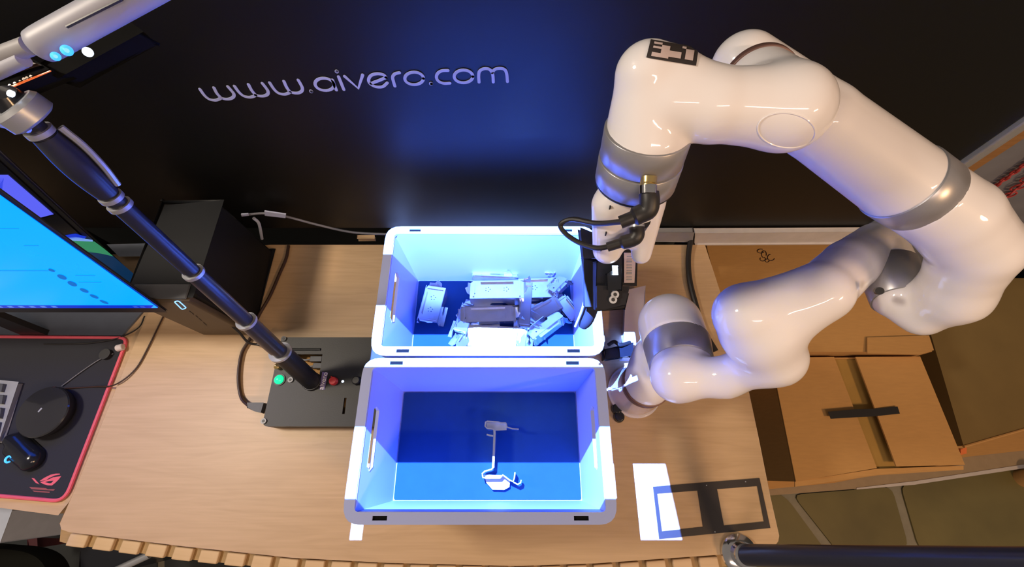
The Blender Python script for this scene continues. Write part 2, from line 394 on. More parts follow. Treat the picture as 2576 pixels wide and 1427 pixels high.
# slatted edge under the front
def ey(x):
    xs = [p[0] for p in front[1:]]; ys = [p[1] for p in front[1:]]
    return float(np.interp(x, xs, ys))
sr = root('slatted_rack', P(1000, 1440, 0.70), 'pale wooden slatted rack showing along the front edge of the worktop', 'rack')
xs = list(range(150, 1860, 30))
mb = MB(); ra = [P(x + 6, ey(x) - 30, 0.706) for x in xs]; rb_l = [P(x, ey(x) + 31, 0.706) for x in xs]
for i in range(len(xs) - 1):
    mb.prism([ra[i], ra[i + 1], rb_l[i + 1], rb_l[i]], (0, 0, -0.012))
link('rail', mb, 'wood_rail', sr, smooth=False)
slat_me = None
for k in range(26):
    x = 198 + 66.0 * k
    if x > 1830: break
    c = P(x, ey(x) + 18, 0.7105); d = (P(x + 20, ey(x + 20) + 15, 0.7075) - P(x - 20, ey(x - 20) + 15, 0.7075))
    if slat_me is None:
        o = link('slat', MB().box((0, 0, 0), (0.0375, 0.022, 0.009)), 'wood_slat', sr, bevel=0.002)
        for v in o.data.vertices: v.co += Vector(sr['_org'])
        slat_me = o.data
    else:
        o = bpy.data.objects.new('slat', slat_me); COL.objects.link(o); o.parent = sr
        b = o.modifiers.new('bevel', 'BEVEL'); b.width = 0.002; b.segments = 2; b.limit_method = 'ANGLE'
    o.location = c - Vector(sr['_org']) 
    o.rotation_euler = (0, 0, math.atan2(d.y, d.x))

# second desk at the left
ZD = 0.735
dk = root('side_desk', P(100, 1100, 0.0), 'honey wooden desk under the mouse pad at the left', 'desk')
link('tabletop', MB().prism([P(-400, 1215, ZD), P(0, 1275, ZD), P(146, 1294, ZD)] + [Vector((q.x - 0.005, q.y, ZD)) for q in (P(150, 1318, ZT), P(185, 1240, ZT), P(345, 850, ZT), P(372, 790, ZT), Vector((P(440, 640, ZT).x, WY - 0.05, 0)))][1:] + [P(-400, 600, ZD)], (0, 0, -0.022)), 'wood', dk, bevel=0.002)
for a, b in ((100, 1230), (-100, 700)):
    p = P(a, b, ZD); link('leg', MB().box((p.x, p.y, 0.355), (0.04, 0.04, 0.71)), 'grey', dk)
# mouse pad
mp_ = [(-300, 845), (322, 850), (163, 1262), (-300, 1222)]
mr = root('mouse_pad', P(60, 1100, ZD), 'black mouse pad with pink edge on the side desk', 'mouse pad')
pp = rounded([P(a, b, ZD + 0.0004) for a, b in mp_], [0, 0.02, 0.025, 0])
link('pad', MB().prism(pp, (0, 0, 0.003)), 'pad', mr)
edge = rounded([P(a, b, ZD + 0.0039) for a, b in mp_], [0, 0.02, 0.025, 0])
link('stitched_edge', MB().tube(edge, 0.0036, 8), 'pink', mr, label='pink stitched edge')
lg = MB(); ZP = ZD + 0.0034
def padp(pts): return [P(x * 0.2313, 930 + y * 0.2313, ZP) for x, y in pts]
lg.prism(padp([(430, 1215), (480, 1180), (550, 1145), (610, 1132), (650, 1132), (655, 1142), (600, 1152), (540, 1178), (500, 1205)]), (0, 0, 0.0004))
lg.prism(padp([(440, 1225), (520, 1200), (580, 1172), (668, 1160), (640, 1195), (600, 1235), (565, 1262), (520, 1260), (470, 1245)]), (0, 0, 0.0004),
         [padp([(490, 1225), (540, 1238), (560, 1235), (585, 1208), (530, 1214)])])
lg.prism(padp([(345, 1180), (375, 1185), (420, 1235), (430, 1250), (390, 1232)]), (0, 0, 0.0004))
link('emblem', lg, 'pink', mr, smooth=False, label='pink eye-shaped emblem')
lg = MB()
lg.prism(padp([(320, 1277), (500, 1290), (520, 1302), (600, 1302), (585, 1318), (345, 1302)]), (0, 0, 0.0004))
lg.prism(padp([(355, 1315), (545, 1330), (538, 1342), (372, 1330)]), (0, 0, 0.0004))
link('small_lettering', lg, mat('dull_pink', (0.30, 0.07, 0.08), 0.7), mr, smooth=False)

# ================================================================== CRATES
def crate(name, x0, x1, y0, y1, label, lab2):
    H = 0.22; z0 = ZT + 0.001
    r = root(name, ((x0 + x1) / 2, (y0 + y1) / 2, z0), label, 'crate', None)
    rim = 0.0165; lipd = 0.006
    zr = z0 + H
    def rect(a0, a1, b0, b1, z, rad):
        return rounded([(a0, b0, z), (a1, b0, z), (a1, b1, z), (a0, b1, z)], rad, 5)
    # rim: flat frame with recessed hook slots
    sl = []
    slots = [(x0 + 0.045, y1 - 0.0085), (x1 - 0.065, y1 - 0.0085), (x0 + 0.045, y0 + 0.0085), (x1 - 0.065, y0 + 0.0085)]
    holes = [rect(x0 + rim, x1 - rim, y0 + rim, y1 - rim, zr - lipd, 0.008)]
    for a, b in slots: holes.append([Vector((a, b - 0.003, zr - lipd)), Vector((a + 0.022, b - 0.003, zr - lipd)), Vector((a + 0.022, b + 0.003, zr - lipd)), Vector((a, b + 0.003, zr - lipd))])
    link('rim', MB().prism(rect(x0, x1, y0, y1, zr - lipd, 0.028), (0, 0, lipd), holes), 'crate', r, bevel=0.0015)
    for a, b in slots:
        link('hook_slot', MB().box((a + 0.011, b, zr - 0.0045), (0.022, 0.006, 0.003)), 'matte_black', r, label='recessed hook slot, its shade a black fill')  # black fill stands in for the shade inside the slot
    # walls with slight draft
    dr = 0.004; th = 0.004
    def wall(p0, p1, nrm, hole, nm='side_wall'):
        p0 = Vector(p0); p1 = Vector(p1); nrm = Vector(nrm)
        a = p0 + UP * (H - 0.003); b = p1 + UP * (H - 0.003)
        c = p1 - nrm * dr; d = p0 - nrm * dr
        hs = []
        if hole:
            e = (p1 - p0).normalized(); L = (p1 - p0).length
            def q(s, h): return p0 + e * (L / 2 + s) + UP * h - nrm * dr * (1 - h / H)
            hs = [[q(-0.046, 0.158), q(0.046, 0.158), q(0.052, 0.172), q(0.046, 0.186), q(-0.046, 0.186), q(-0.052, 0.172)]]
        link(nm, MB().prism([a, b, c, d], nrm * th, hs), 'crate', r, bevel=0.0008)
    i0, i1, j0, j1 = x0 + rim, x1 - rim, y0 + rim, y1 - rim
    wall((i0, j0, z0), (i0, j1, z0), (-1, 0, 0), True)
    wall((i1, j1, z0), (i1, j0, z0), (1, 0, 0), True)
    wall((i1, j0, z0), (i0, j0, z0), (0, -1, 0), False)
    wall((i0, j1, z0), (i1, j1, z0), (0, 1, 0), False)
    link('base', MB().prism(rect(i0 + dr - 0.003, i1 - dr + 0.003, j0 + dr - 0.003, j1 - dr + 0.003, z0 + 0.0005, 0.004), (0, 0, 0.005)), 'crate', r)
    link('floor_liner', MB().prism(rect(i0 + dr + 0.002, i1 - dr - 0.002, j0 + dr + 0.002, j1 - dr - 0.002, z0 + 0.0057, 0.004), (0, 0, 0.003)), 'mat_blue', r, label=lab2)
    # outer stacking ledge under the rim
    o = rect(x0 + 0.003, x1 - 0.003, y0 + 0.003, y1 - 0.003, zr - 0.030, 0.024)
    link('outer_band', MB().prism(o, (0, 0, 0.0238), [rect(x0 + 0.0055, x1 - 0.0055, y0 + 0.0055, y1 - 0.0055, zr - 0.030, 0.022)]), 'crate', r)
    return r
crate('storage_crate', -0.2525, 0.157, -0.0705, 0.1795, 'grey plastic crate nearest the front, holding a single metal bracket', 'navy blue floor liner')
crate('storage_crate', -0.244, 0.160, 0.1835, 0.440, 'grey plastic crate by the backdrop, heaped with metal brackets', 'navy blue floor liner')

# ================================================================== BRACKETS
def place(c, rz=0, rx=0, ry=0):
    return Matrix.Translation(c) @ Matrix.Rotation(math.radians(rz), 4, 'Z') @ Matrix.Rotation(math.radians(ry), 4, 'Y') @ Matrix.Rotation(math.radians(rx), 4, 'X')
def circ(cx, cy, r, n=8): return [(cx + r * math.cos(-2 * math.pi * i / n), cy + r * math.sin(-2 * math.pi * i / n)) for i in range(n)]
TK = 0.0013
def sheet(mb, mx, poly, o, ex, ey_, off, holes=()):
    """2-D outline laid out on the frame (o, ex, ey) then moved by mx"""
    o = Vector(o); ex = Vector(ex); ey_ = Vector(ey_)
    f = lambda q: [mx @ (o + ex * a + ey_ * b) for a, b in q]
    return mb.prism(f(poly), (mx.to_3x3() @ Vector(off)), [f(h) for h in holes])
def bracket(mx, L, Wd, H, label, dots=2, notch=0.012, tabs=True, name='metal_bracket', flange=(True, True), group=None):
    p = mx.translation
    r = root(name, tuple(p), label, 'bracket', group)
    holes = []
    for k in range(dots):
        cx = (k - (dots - 1) / 2) * L * 0.34
        for a in range(5): holes.append(circ(cx + 0.0052 * math.cos(a * 1.2566), 0.0052 * math.sin(a * 1.2566), 0.0011, 6))
    holes.append(circ(-L * 0.42, -Wd * 0.22, 0.0022))
    w2 = Wd / 2; l2 = L / 2
    link('web', sheet(MB(), mx, [(-l2, -w2), (l2, -w2), (l2, w2 - notch * 0.4), (l2 - notch, w2), (-l2 + notch * 0.6, w2), (-l2, w2 - notch * 0.5)], (0, 0, 0), (1, 0, 0), (0, 1, 0), (0, 0, -TK), holes), 'steel', r)
    fo = [(-l2, 0), (-l2, -H * 0.8), (-l2 + notch, -H), (-l2 * 0.3, -H), (-l2 * 0.2, -H * 0.7), (l2 * 0.3, -H * 0.7), (l2 * 0.4, -H), (l2 - notch * 0.5, -H), (l2, -H * 0.55), (l2, 0)]
    if flange[0]: link('flange', sheet(MB(), mx, fo, (0, -w2, 0), (1, 0, 0), (0, 0, 1), (0, TK, 0), [circ(l2 * 0.6, -H * 0.4, 0.002)]), 'steel', r)
    if flange[1]: link('flange', sheet(MB(), mx, fo, (0, w2, 0), (1, 0, 0), (0, 0, 1), (0, -TK, 0), [circ(-l2 * 0.6, -H * 0.4, 0.002)]), 'steel', r)
    link('fold', MB().box(mx @ Vector((0, w2 * 0.72, 0.003)), (L * 0.62, TK, 0.006), mx.to_3x3()), 'steel', r)
    # raised ribs across the web
    for s in (-1, 1):
        link('rib', MB().box(mx @ Vector((s * l2 * 0.86, 0, 0.0012)), (0.0035, Wd * 0.8, 0.003), mx.to_3x3()), 'steel', r)
        if flange[0 if s < 0 else 1]: link('lip', MB().box(mx @ Vector((-l2 * 0.35, s * (w2 + 0.004), -H * 0.98)), (L * 0.55, 0.008, TK), mx.to_3x3()), 'steel', r)
    if tabs:
        for s in (-1, 1):
            t = [(-Wd * 0.3, 0), (-Wd * 0.3, 0.010), (-Wd * 0.12, 0.018), (Wd * 0.05, 0.009), (Wd * 0.3, 0.009), (Wd * 0.34, 0)]
            link('tab', sheet(MB(), mx, t, (s * l2, 0, 0), (0, 1, 0), (s * 0.5, 0, 0.86), (0, 0, TK)), 'steel', r)
    return r
zc = ZT + 0.0105
def pz(px, py, h): return P(px, py, zc + h)
bracket(place(pz(1086, 764, 0.036), 81, 0, 2), 0.085, 0.046, 0.034, 'single steel bracket standing apart at the left of the full crate')
bracket(place(pz(1345, 724, 0.034), 2, -3, 0), 0.10, 0.050, 0.028, 'long steel channel lying along the rear of the bracket heap', dots=1)
bracket(place(pz(1250, 728, 0.060), 0, -8, -2), 0.118, 0.046, 0.030, 'pale bracket with hole clusters on top of the heap at its rear')
bracket(place(pz(1228, 790, 0.050), 3, 6, 3), 0.120, 0.036, 0.026, 'ribbed bracket across the middle of the heap', dots=0)
bracket(place(pz(1168, 800, 0.046), 80, 8, 26), 0.088, 0.030, 0.028, 'jagged bracket leaning on the left flank of the heap', dots=0)
bracket(place(pz(1322, 765, 0.050), 86, 5, 0), 0.105, 0.026, 0.026, 'narrow bracket crossing the heap from back to front', dots=0)
bracket(place(pz(1240, 846, 0.046), -2, 10, 2), 0.135, 0.044, 0.030, 'brightly lit broad bracket at the front of the heap', dots=1)
bracket(place(pz(1372, 778, 0.040), 28, 0, -4), 0.072, 0.034, 0.020, 'small flat bracket with rounded corner right of the heap', dots=0, tabs=False)
bracket(place(pz(1412, 728, 0.034), 48, 70, 8), 0.048, 0.026, 0.022, 'small bracket on edge at the rear right of the heap', dots=0)
bracket(place(pz(1382, 834, 0.032), 38, 70, 0), 0.085, 0.030, 0.026, 'bracket lying on edge at the front right corner of the full crate', dots=1)
bracket(place(pz(1428, 775, 0.020), -55, 0, 0), 0.060, 0.030, 0.014, 'dark half-hidden bracket beside the gripper finger', dots=0)
bracket(place(pz(1172, 848, 0.050), 62, 25, 10), 0.060, 0.024, 0.024, 'crumpled looking bracket end at the front left of the heap', dots=0)
bracket(place(pz(1312, 845, 0.044), 84, -20, 6), 0.060, 0.022, 0.024, 'short bright bracket at the front right of the heap', dots=0)
bracket(place(pz(1335, 818, 0.032), -30, 60, 0), 0.070, 0.024, 0.022, 'bracket lying deep between heap and front right corner', dots=0)
bracket(place(pz(1245, 706, 0.040), -3, 40, 0), 0.105, 0.020, 0.020, 'narrow bracket tipped forward at the rear edge of the heap', dots=0, tabs=False)
# upright end tabs that stick up at the rear of the heap
q = pz(1268, 693, 0.03); mb = MB()
link_pts = [(0, 0), (0.012, 0), (0.020, 0.0), (0.014, 0.022), (0.009, 0.030), (0.006, 0.016), (0, 0.014)]
r_ = root('metal_bracket', q, 'bracket end with a pointed tab sticking up behind the heap', 'bracket')
link('web', sheet(MB(), Matrix.Translation(q), [(-0.01, -0.03), (0.03, -0.03), (0.03, 0), (-0.01, 0)], (0, 0, 0), (1, 0, 0), (0, 0, 1), (0, TK, 0)), 'steel', r_)
link('tab', sheet(MB(), Matrix.Translation(q), link_pts, (0, 0, 0), (1, 0, 0), (0, 0, 1), (0, TK, 0)), 'steel', r_)
q = pz(1385, 690, 0.03)
r_ = root('metal_bracket', q, 'bracket with a twisted end clip at the rear right of the heap', 'bracket')
link('web', sheet(MB(), Matrix.Translation(q), [(-0.012, -0.03), (0.02, -0.03), (0.016, 0.012), (0.004, 0.016), (-0.012, 0)], (0, 0, 0), (1, 0, 0), (0, 0, 1), (0, TK, 0)), 'steel', r_)
mb = MB(); ribn = cat([q + Vector(v) for v in [(-0.014, -0.001, 0.010), (-0.004, -0.003, 0.013), (0.002, -0.001, 0.006), (-0.006, -0.003, 0.0), (0.004, -0.002, -0.004), (0.008, -0.002, 0.014)]], 5)
mb.tube(ribn, 0.0018, 6); link('clip', mb, 'steel', r_)

# the single bracket in the front crate (seen along its edge)
bb = root('metal_bracket', P(1245, 1140, zc), 'single steel bracket standing on the floor of the empty front crate', 'bracket')
KX, KY, KS = 1180, 1040, 0.1472
def b2(pts, z): return [P(KX + x * KS, KY + y * KS, z) for x, y in pts]
def strip_wall(pts, z0, z1, th=0.0016):
    top = b2(pts, z1); mb = MB()
    q = [Vector((p.x, p.y, 0)) for p in top]; k = len(q); A = []; B = []
    for i in range(k):
        t = (q[min(i + 1, k - 1)] - q[max(i - 1, 0)]).normalized(); s = Vector((-t.y, t.x, 0)) * th / 2
        A.append(q[i] + s); B.append(q[i] - s)
    loop = [v + UP * z0 for v in A + B[::-1]]
    return mb.prism(loop, (0, 0, z1 - z0))
Zt = zc + 0.040
link('web', strip_wall([(430, 290), (435, 330), (425, 620), (410, 930)], zc, Zt, 0.0042), 'steel', bb)
link('flange', strip_wall([(435, 290), (400, 270), (310, 260), (272, 220), (280, 150), (310, 135), (500, 148), (540, 165), (630, 165)], Zt - 0.026, Zt, 0.0022), 'steel', bb)
link('flange', strip_wall([(410, 930), (380, 960), (270, 990), (225, 1030), (235, 1100), (300, 1108), (460, 1105), (530, 1105), (575, 1055), (610, 1080), (690, 1140), (750, 1170), (775, 1100), (785, 1010)], Zt - 0.026, Zt, 0.0022), 'steel', bb)
link('tab', strip_wall([(630, 165), (650, 235), (740, 265), (850, 272)], Zt - 0.016, Zt, 0.0022), 'steel', bb)
link('tab', strip_wall([(420, 390), (360, 380), (300, 362)], Zt - 0.012, Zt, 0.003), 'steel', bb)
link('side_plate', MB().prism(b2([(300, 165), (520, 170), (640, 185), (640, 290), (440, 300), (300, 240)], Zt - 0.022), (0, 0, 0.0012)), 'steel', bb)
link('foot_plate', MB().prism(b2([(250, 1050), (560, 1060), (700, 1150), (690, 1260), (600, 1310), (400, 1305), (300, 1190)], Zt - 0.026), (0, 0, 0.0012)), 'steel', bb)
link('clip', strip_wall([(760, 1180), (830, 1215), (880, 1190), (890, 1140)], Zt - 0.020, Zt - 0.004, 0.0022), 'steel', bb)

# ================================================================== PRINTED FRAME ON THE WORKTOP
fr = root('printed_frame', P(1790, 1280, ZT), 'black printed frame with two square windows lying on the worktop corner', 'template')
fz = ZT + 0.0006
def pq(l): return [P(1500 + x / 4.364, 1100 + y / 4.364, fz) for x, y in l]
link('frame', MB().prism(pq([(622, 545), (1790, 450), (1910, 998), (850, 1105), (690, 1120)]), (0, 0, 0.0006),
     [pq([(668, 622), (1110, 588), (1172, 988), (720, 1035)]), pq([(1325, 572), (1765, 538), (1840, 928), (1400, 972)])]), 'print', fr, smooth=False)
for a, b in ((1208, 530), (1636, 490), (1300, 1040)):
    link('staple', MB().disc(pq([(a, b)])[0] + UP * 0.0006, (0, 0, 1), 0.0012, 0.0008, 8), 'silver', fr)

# ================================================================== ROBOT ARM (blended capsules, surface nets)
def surface_nets(D, org, h):
    nx, ny, nz = D.shape
    sl = lambda i, j, k: D[i:nx - 1 + i, j:ny - 1 + j, k:nz - 1 + k]
    cr = {(i, j, k): sl(i, j, k) for i in (0, 1) for j in (0, 1) for k in (0, 1)}
    acc = np.zeros((nx - 1, ny - 1, nz - 1, 3)); cnt = np.zeros((nx - 1, ny - 1, nz - 1))
    for a in cr:
        for ax in range(3):
            if a[ax]: continue
            b = list(a); b[ax] = 1; da, db = cr[a], cr[tuple(b)]
            m = (da < 0) != (db < 0)
            t = np.where(m, da / np.where(m, da - db, 1), 0)
            for c in range(3): acc[..., c] += np.where(m, a[c] + (t if c == ax else 0), 0)
            cnt += m
    act = cnt > 0; idx = -np.ones(act.shape, int); idx[act] = np.arange(act.sum())
    ii = np.argwhere(act); pos = (ii + acc[act] / cnt[act][:, None]) * h + np.array(org)
    faces = []
    ins = D < 0
    for ax in range(3):
        s0 = [slice(1, n - 1) for n in D.shape]; s1 = list(s0); s0[ax] = slice(0, D.shape[ax] - 1); s1[ax] = slice(1, D.shape[ax])
        A, B = ins[tuple(s0)], ins[tuple(s1)]
        e = np.argwhere(A != B)
        if not len(e): continue
        flip = A[tuple(e.T)]
        off = np.ones(3, int); off[ax] = 0; e = e + off
        u, v = [c for c in range(3) if c != ax]
        du = np.zeros(3, int); du[u] = 1; dv = np.zeros(3, int); dv[v] = 1
        g = lambda q: idx[tuple(q.T)]
        q = np.stack([g(e - du - dv), g(e - dv), g(e), g(e - du)], 1)
        if ax == 1: flip = ~flip
        q[~flip] = q[~flip][:, ::-1]
        faces.append(q)
    return pos, np.concatenate(faces)
def blend_mesh(prims, k, cuts, h):
    """prims: (a, b, ra, rb); cuts: (point, outward normal)"""
    lo = np.min([np.minimum(p[0], p[1]) - max(p[2], p[3]) for p in prims], 0) - 0.012
    hi = np.max([np.maximum(p[0], p[1]) + max(p[2], p[3]) for p in prims], 0) + 0.012
    n = np.ceil((hi - lo) / h).astype(int) + 1
    g = [lo[i] + np.arange(n[i]) * h for i in range(3)]
    X = np.stack(np.meshgrid(*g, indexing='ij'), -1).astype(np.float32)
    D = None
    for pr in prims:
        a, b, ra, rb = pr[:4]; a = np.array(a, dtype=np.float32); ba = np.array(b, dtype=np.float32) - a; pa = X - a
        t = np.clip((pa @ ba) / max(float(ba @ ba), 1e-9), 0, 1)
        d = np.linalg.norm(pa - t[..., None] * ba, axis=-1) - (ra + (rb - ra) * t)
        for p, nn in (pr[4] if len(pr) > 4 else ()):
            nn = np.array(Vector(nn).normalized()); d = np.maximum(d, (X - np.array(p)) @ nn)
        if D is None: D = d
        else:
            kk = pr[5] if len(pr) > 5 else k
            hh = np.clip(0.5 + 0.5 * (D - d) / kk, 0, 1); D = D * (1 - hh) + d * hh - kk * hh * (1 - hh)
    for p, nn in cuts:
        nn = np.array(Vector(nn).normalized()); D = np.maximum(D, (X - np.array(p)) @ nn)
    return surface_nets(D.astype(float), lo, h)
BV = {}
def onsurf(px, py, part, off=0.0006):
    r = ray(px, py).normalized(); h = BV[part].ray_cast(CAM, r)
    if h[0] is None: return None
    n = h[1]
    if n.dot(r) > 0: n = -n
    return h[0] + n * off
rb = root('robot_arm', (0.262, 0.16, ZT), 'white glossy jointed robot arm standing right of the crates', 'robot arm')
def rlink(name, prims, k, cuts, m='robot', h=0.0025, label=None):
    prims = [(np.array(q[0]), np.array(q[1])) + tuple(q[2:]) for q in prims]
    v, f = blend_mesh(prims, k, cuts, h)
    mb = MB(); mb.v = [Vector(x) for x in v]; mb.f = [tuple(int(i) for i in q) for q in f]
    o = link(name, mb, m, rb, ang=60, label=label)
    fix_normals(o)
    sm = o.modifiers.new('smooth', 'SMOOTH'); sm.factor = 0.5; sm.iterations = 6
    o.data.polygons.foreach_set('use_smooth', [True] * len(o.data.polygons))
    BV[o.name] = BVHTree.FromPolygons([tuple(x) for x in v], mb.f)
    return o
def ring(a, b, r, m='ring', name='joint_ring', label='brushed metal joint ring', r2=None):
    a = Vector(a); b = Vector(b); d = (b - a); k = 0.0006
    r2 = r2 or r
    pts = [a, a + d.normalized() * k, b - d.normalized() * k, b]
    return link(name, MB().tube(pts, [r - 0.0006, r, r2, r2 - 0.0006], 64), m, rb, label=label, ang=50)
V = Vector
# --- base and shoulder
B0 = V((0.262, 0.160, ZT))
link('base_plate', MB().disc(B0, UP, 0.056, 0.010, 48), 'clear', rb, bevel=0.002, label='pale round base flange')
link('base', MB().tube([B0 + UP * z for z in (0.010, 0.045, 0.075, 0.088)], [0.052, 0.049, 0.045, 0.0455], 48), 'clear', rb, label='glossy cast base cone')
ring(B0 + UP * 0.086, B0 + UP * 0.104, 0.0462, 'ring_brown', label='brown base ring')
def JC(cx, cy, cr, t):
    """sphere whose outline in the photo is centred at a studied point with a studied radius, at depth t"""
    px, py, rp = 1358 + cx / 1.289, cy / 1.289, cr / 1.289
    tx, ty = (px - 1288) / F, (py - 713.5) / F; rho = math.hypot(tx, ty); ux, uy = tx / rho, ty / rho
    q, r = rho, rp / F * t
    for _ in range(30):
        D = t * math.sqrt(1 + q * q); al = math.asin(min(0.95, r / D)); ph = math.atan(q)
        c = (math.tan(ph + al) + math.tan(ph - al)) / 2; a = (math.tan(ph + al) - math.tan(ph - al)) / 2
        b = r / math.sqrt(max(1e-6, t * t - r * r)) if True else 0
        q += rho - c; r *= (rp / F) / math.sqrt(a * b)
    return CAM + (FW + V((1, 0, 0)) * ux * q + DN * uy * q) * t, r
def cap_(A, B, cuts=(), k=None): return (A[0], B[0], A[1], B[1], list(cuts)) + ((k,) if k else ())
# --- shoulder
SA = JC(446, 1118, 107, 0.765); SB = JC(462, 1190, 103, 0.725); SCp = JC(425, 1053, 104, 0.79)
axr = (SB[0] - SA[0]).normalized()
rlink('shoulder', [(B0 + UP * 0.10, B0 + V((0.010, 0.035, 0.145)), 0.0445, 0.046, [(B0 + UP * 0.104, (0, 0, -1))]),
                   (SCp[0], SA[0] + axr * 0.01, SCp[1], SA[1], [(SA[0] + axr * 0.003, axr)])], 0.016, [])
ring(SA[0], SB[0], SA[1] + 0.0012, r2=SB[1] + 0.0012)
# --- upper arm: crank shape
U1 = JC(448, 1222, 84, 0.70); U2 = JC(600, 1226, 60, 0.665); U3 = JC(758, 1156, 94, 0.612); U4 = JC(718, 1075, 120, 0.598); U5 = JC(672, 1020, 102, 0.585)
U6 = JC(910, 948, 100, 0.565); U7 = JC(1008, 858, 92, 0.595); U8 = JC(1098, 798, 88, 0.625)
RBs = JC(1130, 862, 90, 0.60); RB2s = JC(1172, 978, 86, 0.565); axb = (RB2s[0] - RBs[0]).normalized()
rlink('upper_arm', [(SB[0] - axr * 0.006, U1[0], SB[1], U1[1], [(SB[0] - axr * 0.003, -axr)]), cap_(U1, U2), cap_(U2, U3, k=0.02), cap_(U3, U4, k=0.024), cap_(U4, U5, k=0.02), cap_(U5, U6), cap_(U4, U6), cap_(U6, U7, k=0.004), cap_(U7, U8, k=0.004), (U8[0], RBs[0] + axb * 0.01, U8[1], RBs[1], [(RBs[0] + axb * 0.004, axb)], 0.002)], 0.012, [])
ring(RBs[0], RB2s[0], RBs[1] + 0.0012, r2=RB2s[1] + 0.0012)
# --- elbow
G1 = JC(1240, 1020, 68, 0.555); G1b = JC(1345, 955, 108, 0.52); G2 = JC(1425, 805, 144, 0.475); G3 = JC(1345, 700, 150, 0.46)
RC = JC(1241, 630, 147, 0.455); RC2 = JC(1176, 585, 149, 0.447); axc = (RC2[0] - RC[0]).normalized()
rlink('elbow', [(RB2s[0] - axb * 0.006, G1[0], RB2s[1], G1[1], [(RB2s[0] - axb * 0.003, -axb)]), cap_(G1, G1b), cap_(G1b, G2), cap_(G2, G3, k=0.004), (G3[0], RC[0] + axc * 0.01, G3[1], RC[1], [(RC[0] + axc * 0.004, axc)], 0.003)], 0.016, [])
ring(RC[0], RC2[0], RC[1] + 0.0012, r2=RC2[1] + 0.0012)
link('joint_plug', MB().disc(T(2208, 732, 0.525), -FW + V((-0.5, 0, 0)), 0.0045, 0.008, 16), 'black', rb, label='small black joint plug')
# --- forearm
F2 = JC(908, 388, 136, 0.435); F3 = JC(668, 208, 114, 0.445)
rlink('forearm', [(RC2[0] - axc * 0.006, F2[0], RC2[1], F2[1], [(RC2[0] - axc * 0.004, -axc)]), cap_(F2, F3, k=0.003)], 0.01, [])
# --- wrist
K0 = JC(722, 268, 122, 0.400); K1 = JC(806, 346, 148, 0.365); Km = JC(560, 338, 124, 0.367); K2 = JC(420, 325, 118, 0.37); WU = JC(425, 262, 110, 0.368)
WA = JC(356, 415, 147, 0.385); WB = JC(312, 580, 133, 0.430); WT = JC(352, 240, 108, 0.365); axw = (WB[0] - WA[0]).normalized()
rlink('wrist', [cap_(K0, K1), cap_(K1, Km, k=0.01), cap_(Km, K2, k=0.004), cap_(WT, WU, k=0.006), cap_(WU, Km, k=0.006), (WT[0], WA[0] + axw * 0.01, WT[1], WA[1], [(WA[0] + axw * 0.004, axw)], 0.005)], 0.010, [])
mb = MB(); cp = []
for q in np.linspace(-0.2, 2 * math.pi - 0.2, 40):
    h = onsurf(1978 + 72 * math.cos(q) + 8 * math.sin(q), 328 + 44 * math.sin(q), 'wrist', 0.0)
    if h: cp.append(h)
mb.tube(cp, 0.0007, 6); link('cover_seam', mb, 'robot', rb, label='round cover seam on the wrist')
kd = (F3[0] - K0[0]).normalized()
ring(K0[0] + kd * 0.002, K0[0] + kd * 0.011, K0[1] + 0.0012, 'ring_brown', label='wrist ring, its shade put in as brown')  # brown puts the shade on this metal ring into its colour
wm_ = WA[0].lerp(WB[0], 0.52)
ring(WA[0], wm_ - axw * 0.0006, WA[1] + 0.0006, 'ring', r2=(WA[1] + WB[1]) / 2)
ring(wm_ + axw * 0.0006, WB[0], (WA[1] + WB[1]) / 2 + 0.0006, 'ring', name='tool_flange', label='silver tool flange below the joint line', r2=WB[1])
ring(WB[0], WB[0] + axw * 0.003, WB[1] - 0.0006, 'black', name='seal', label='black seal ring under the flange')
def patch(name, corners, mask, part, label, m1='print', m2='label_pale', sub=3):
    """grid decal wrapped on the surface; mask rows of '.'/'#'"""
    R = len(mask); C = len(mask[0]); tl, tr, br, bl = [V((*c, 0)) for c in corners]
    def pt(u, v, off):
        a = tl.lerp(tr, u); b = bl.lerp(br, u); c = a.lerp(b, v); return onsurf(c.x, c.y, part, off)
    me = {'.': MB(), '#': MB()}
    for off, who in ((0.0008, '.'), (0.0012, '#')):
        for i in range(R * sub):
            for j in range(C * sub):
                if who == '#' and mask[i // sub][j // sub] != '#': continue
                q = [pt(j / C / sub, i / R / sub, off), pt((j + 1) / C / sub, i / R / sub, off), pt((j + 1) / C / sub, (i + 1) / R / sub, off), pt(j / C / sub, (i + 1) / R / sub, off)]
                if None in q: continue
                me[who].add(q, [(0, 3, 2, 1)])
    base = link(name, me['.'], m1, rb, label=label, smooth=False)
    if me['#'].v:
        c = link('code_cell', me['#'], m2, base, smooth=False, label='pale code pattern')
    return base
patch('square_marker', [(1637, 101), (1756, 122), (1750, 167), (1626, 146)],
      ['............', '.##.....#...', '...##....##.', '.####....##.', '...#####.##.', '...#####.##.', '.#######.##.', '.####.......', '............'], 'wrist', 'square black and white tracking marker')

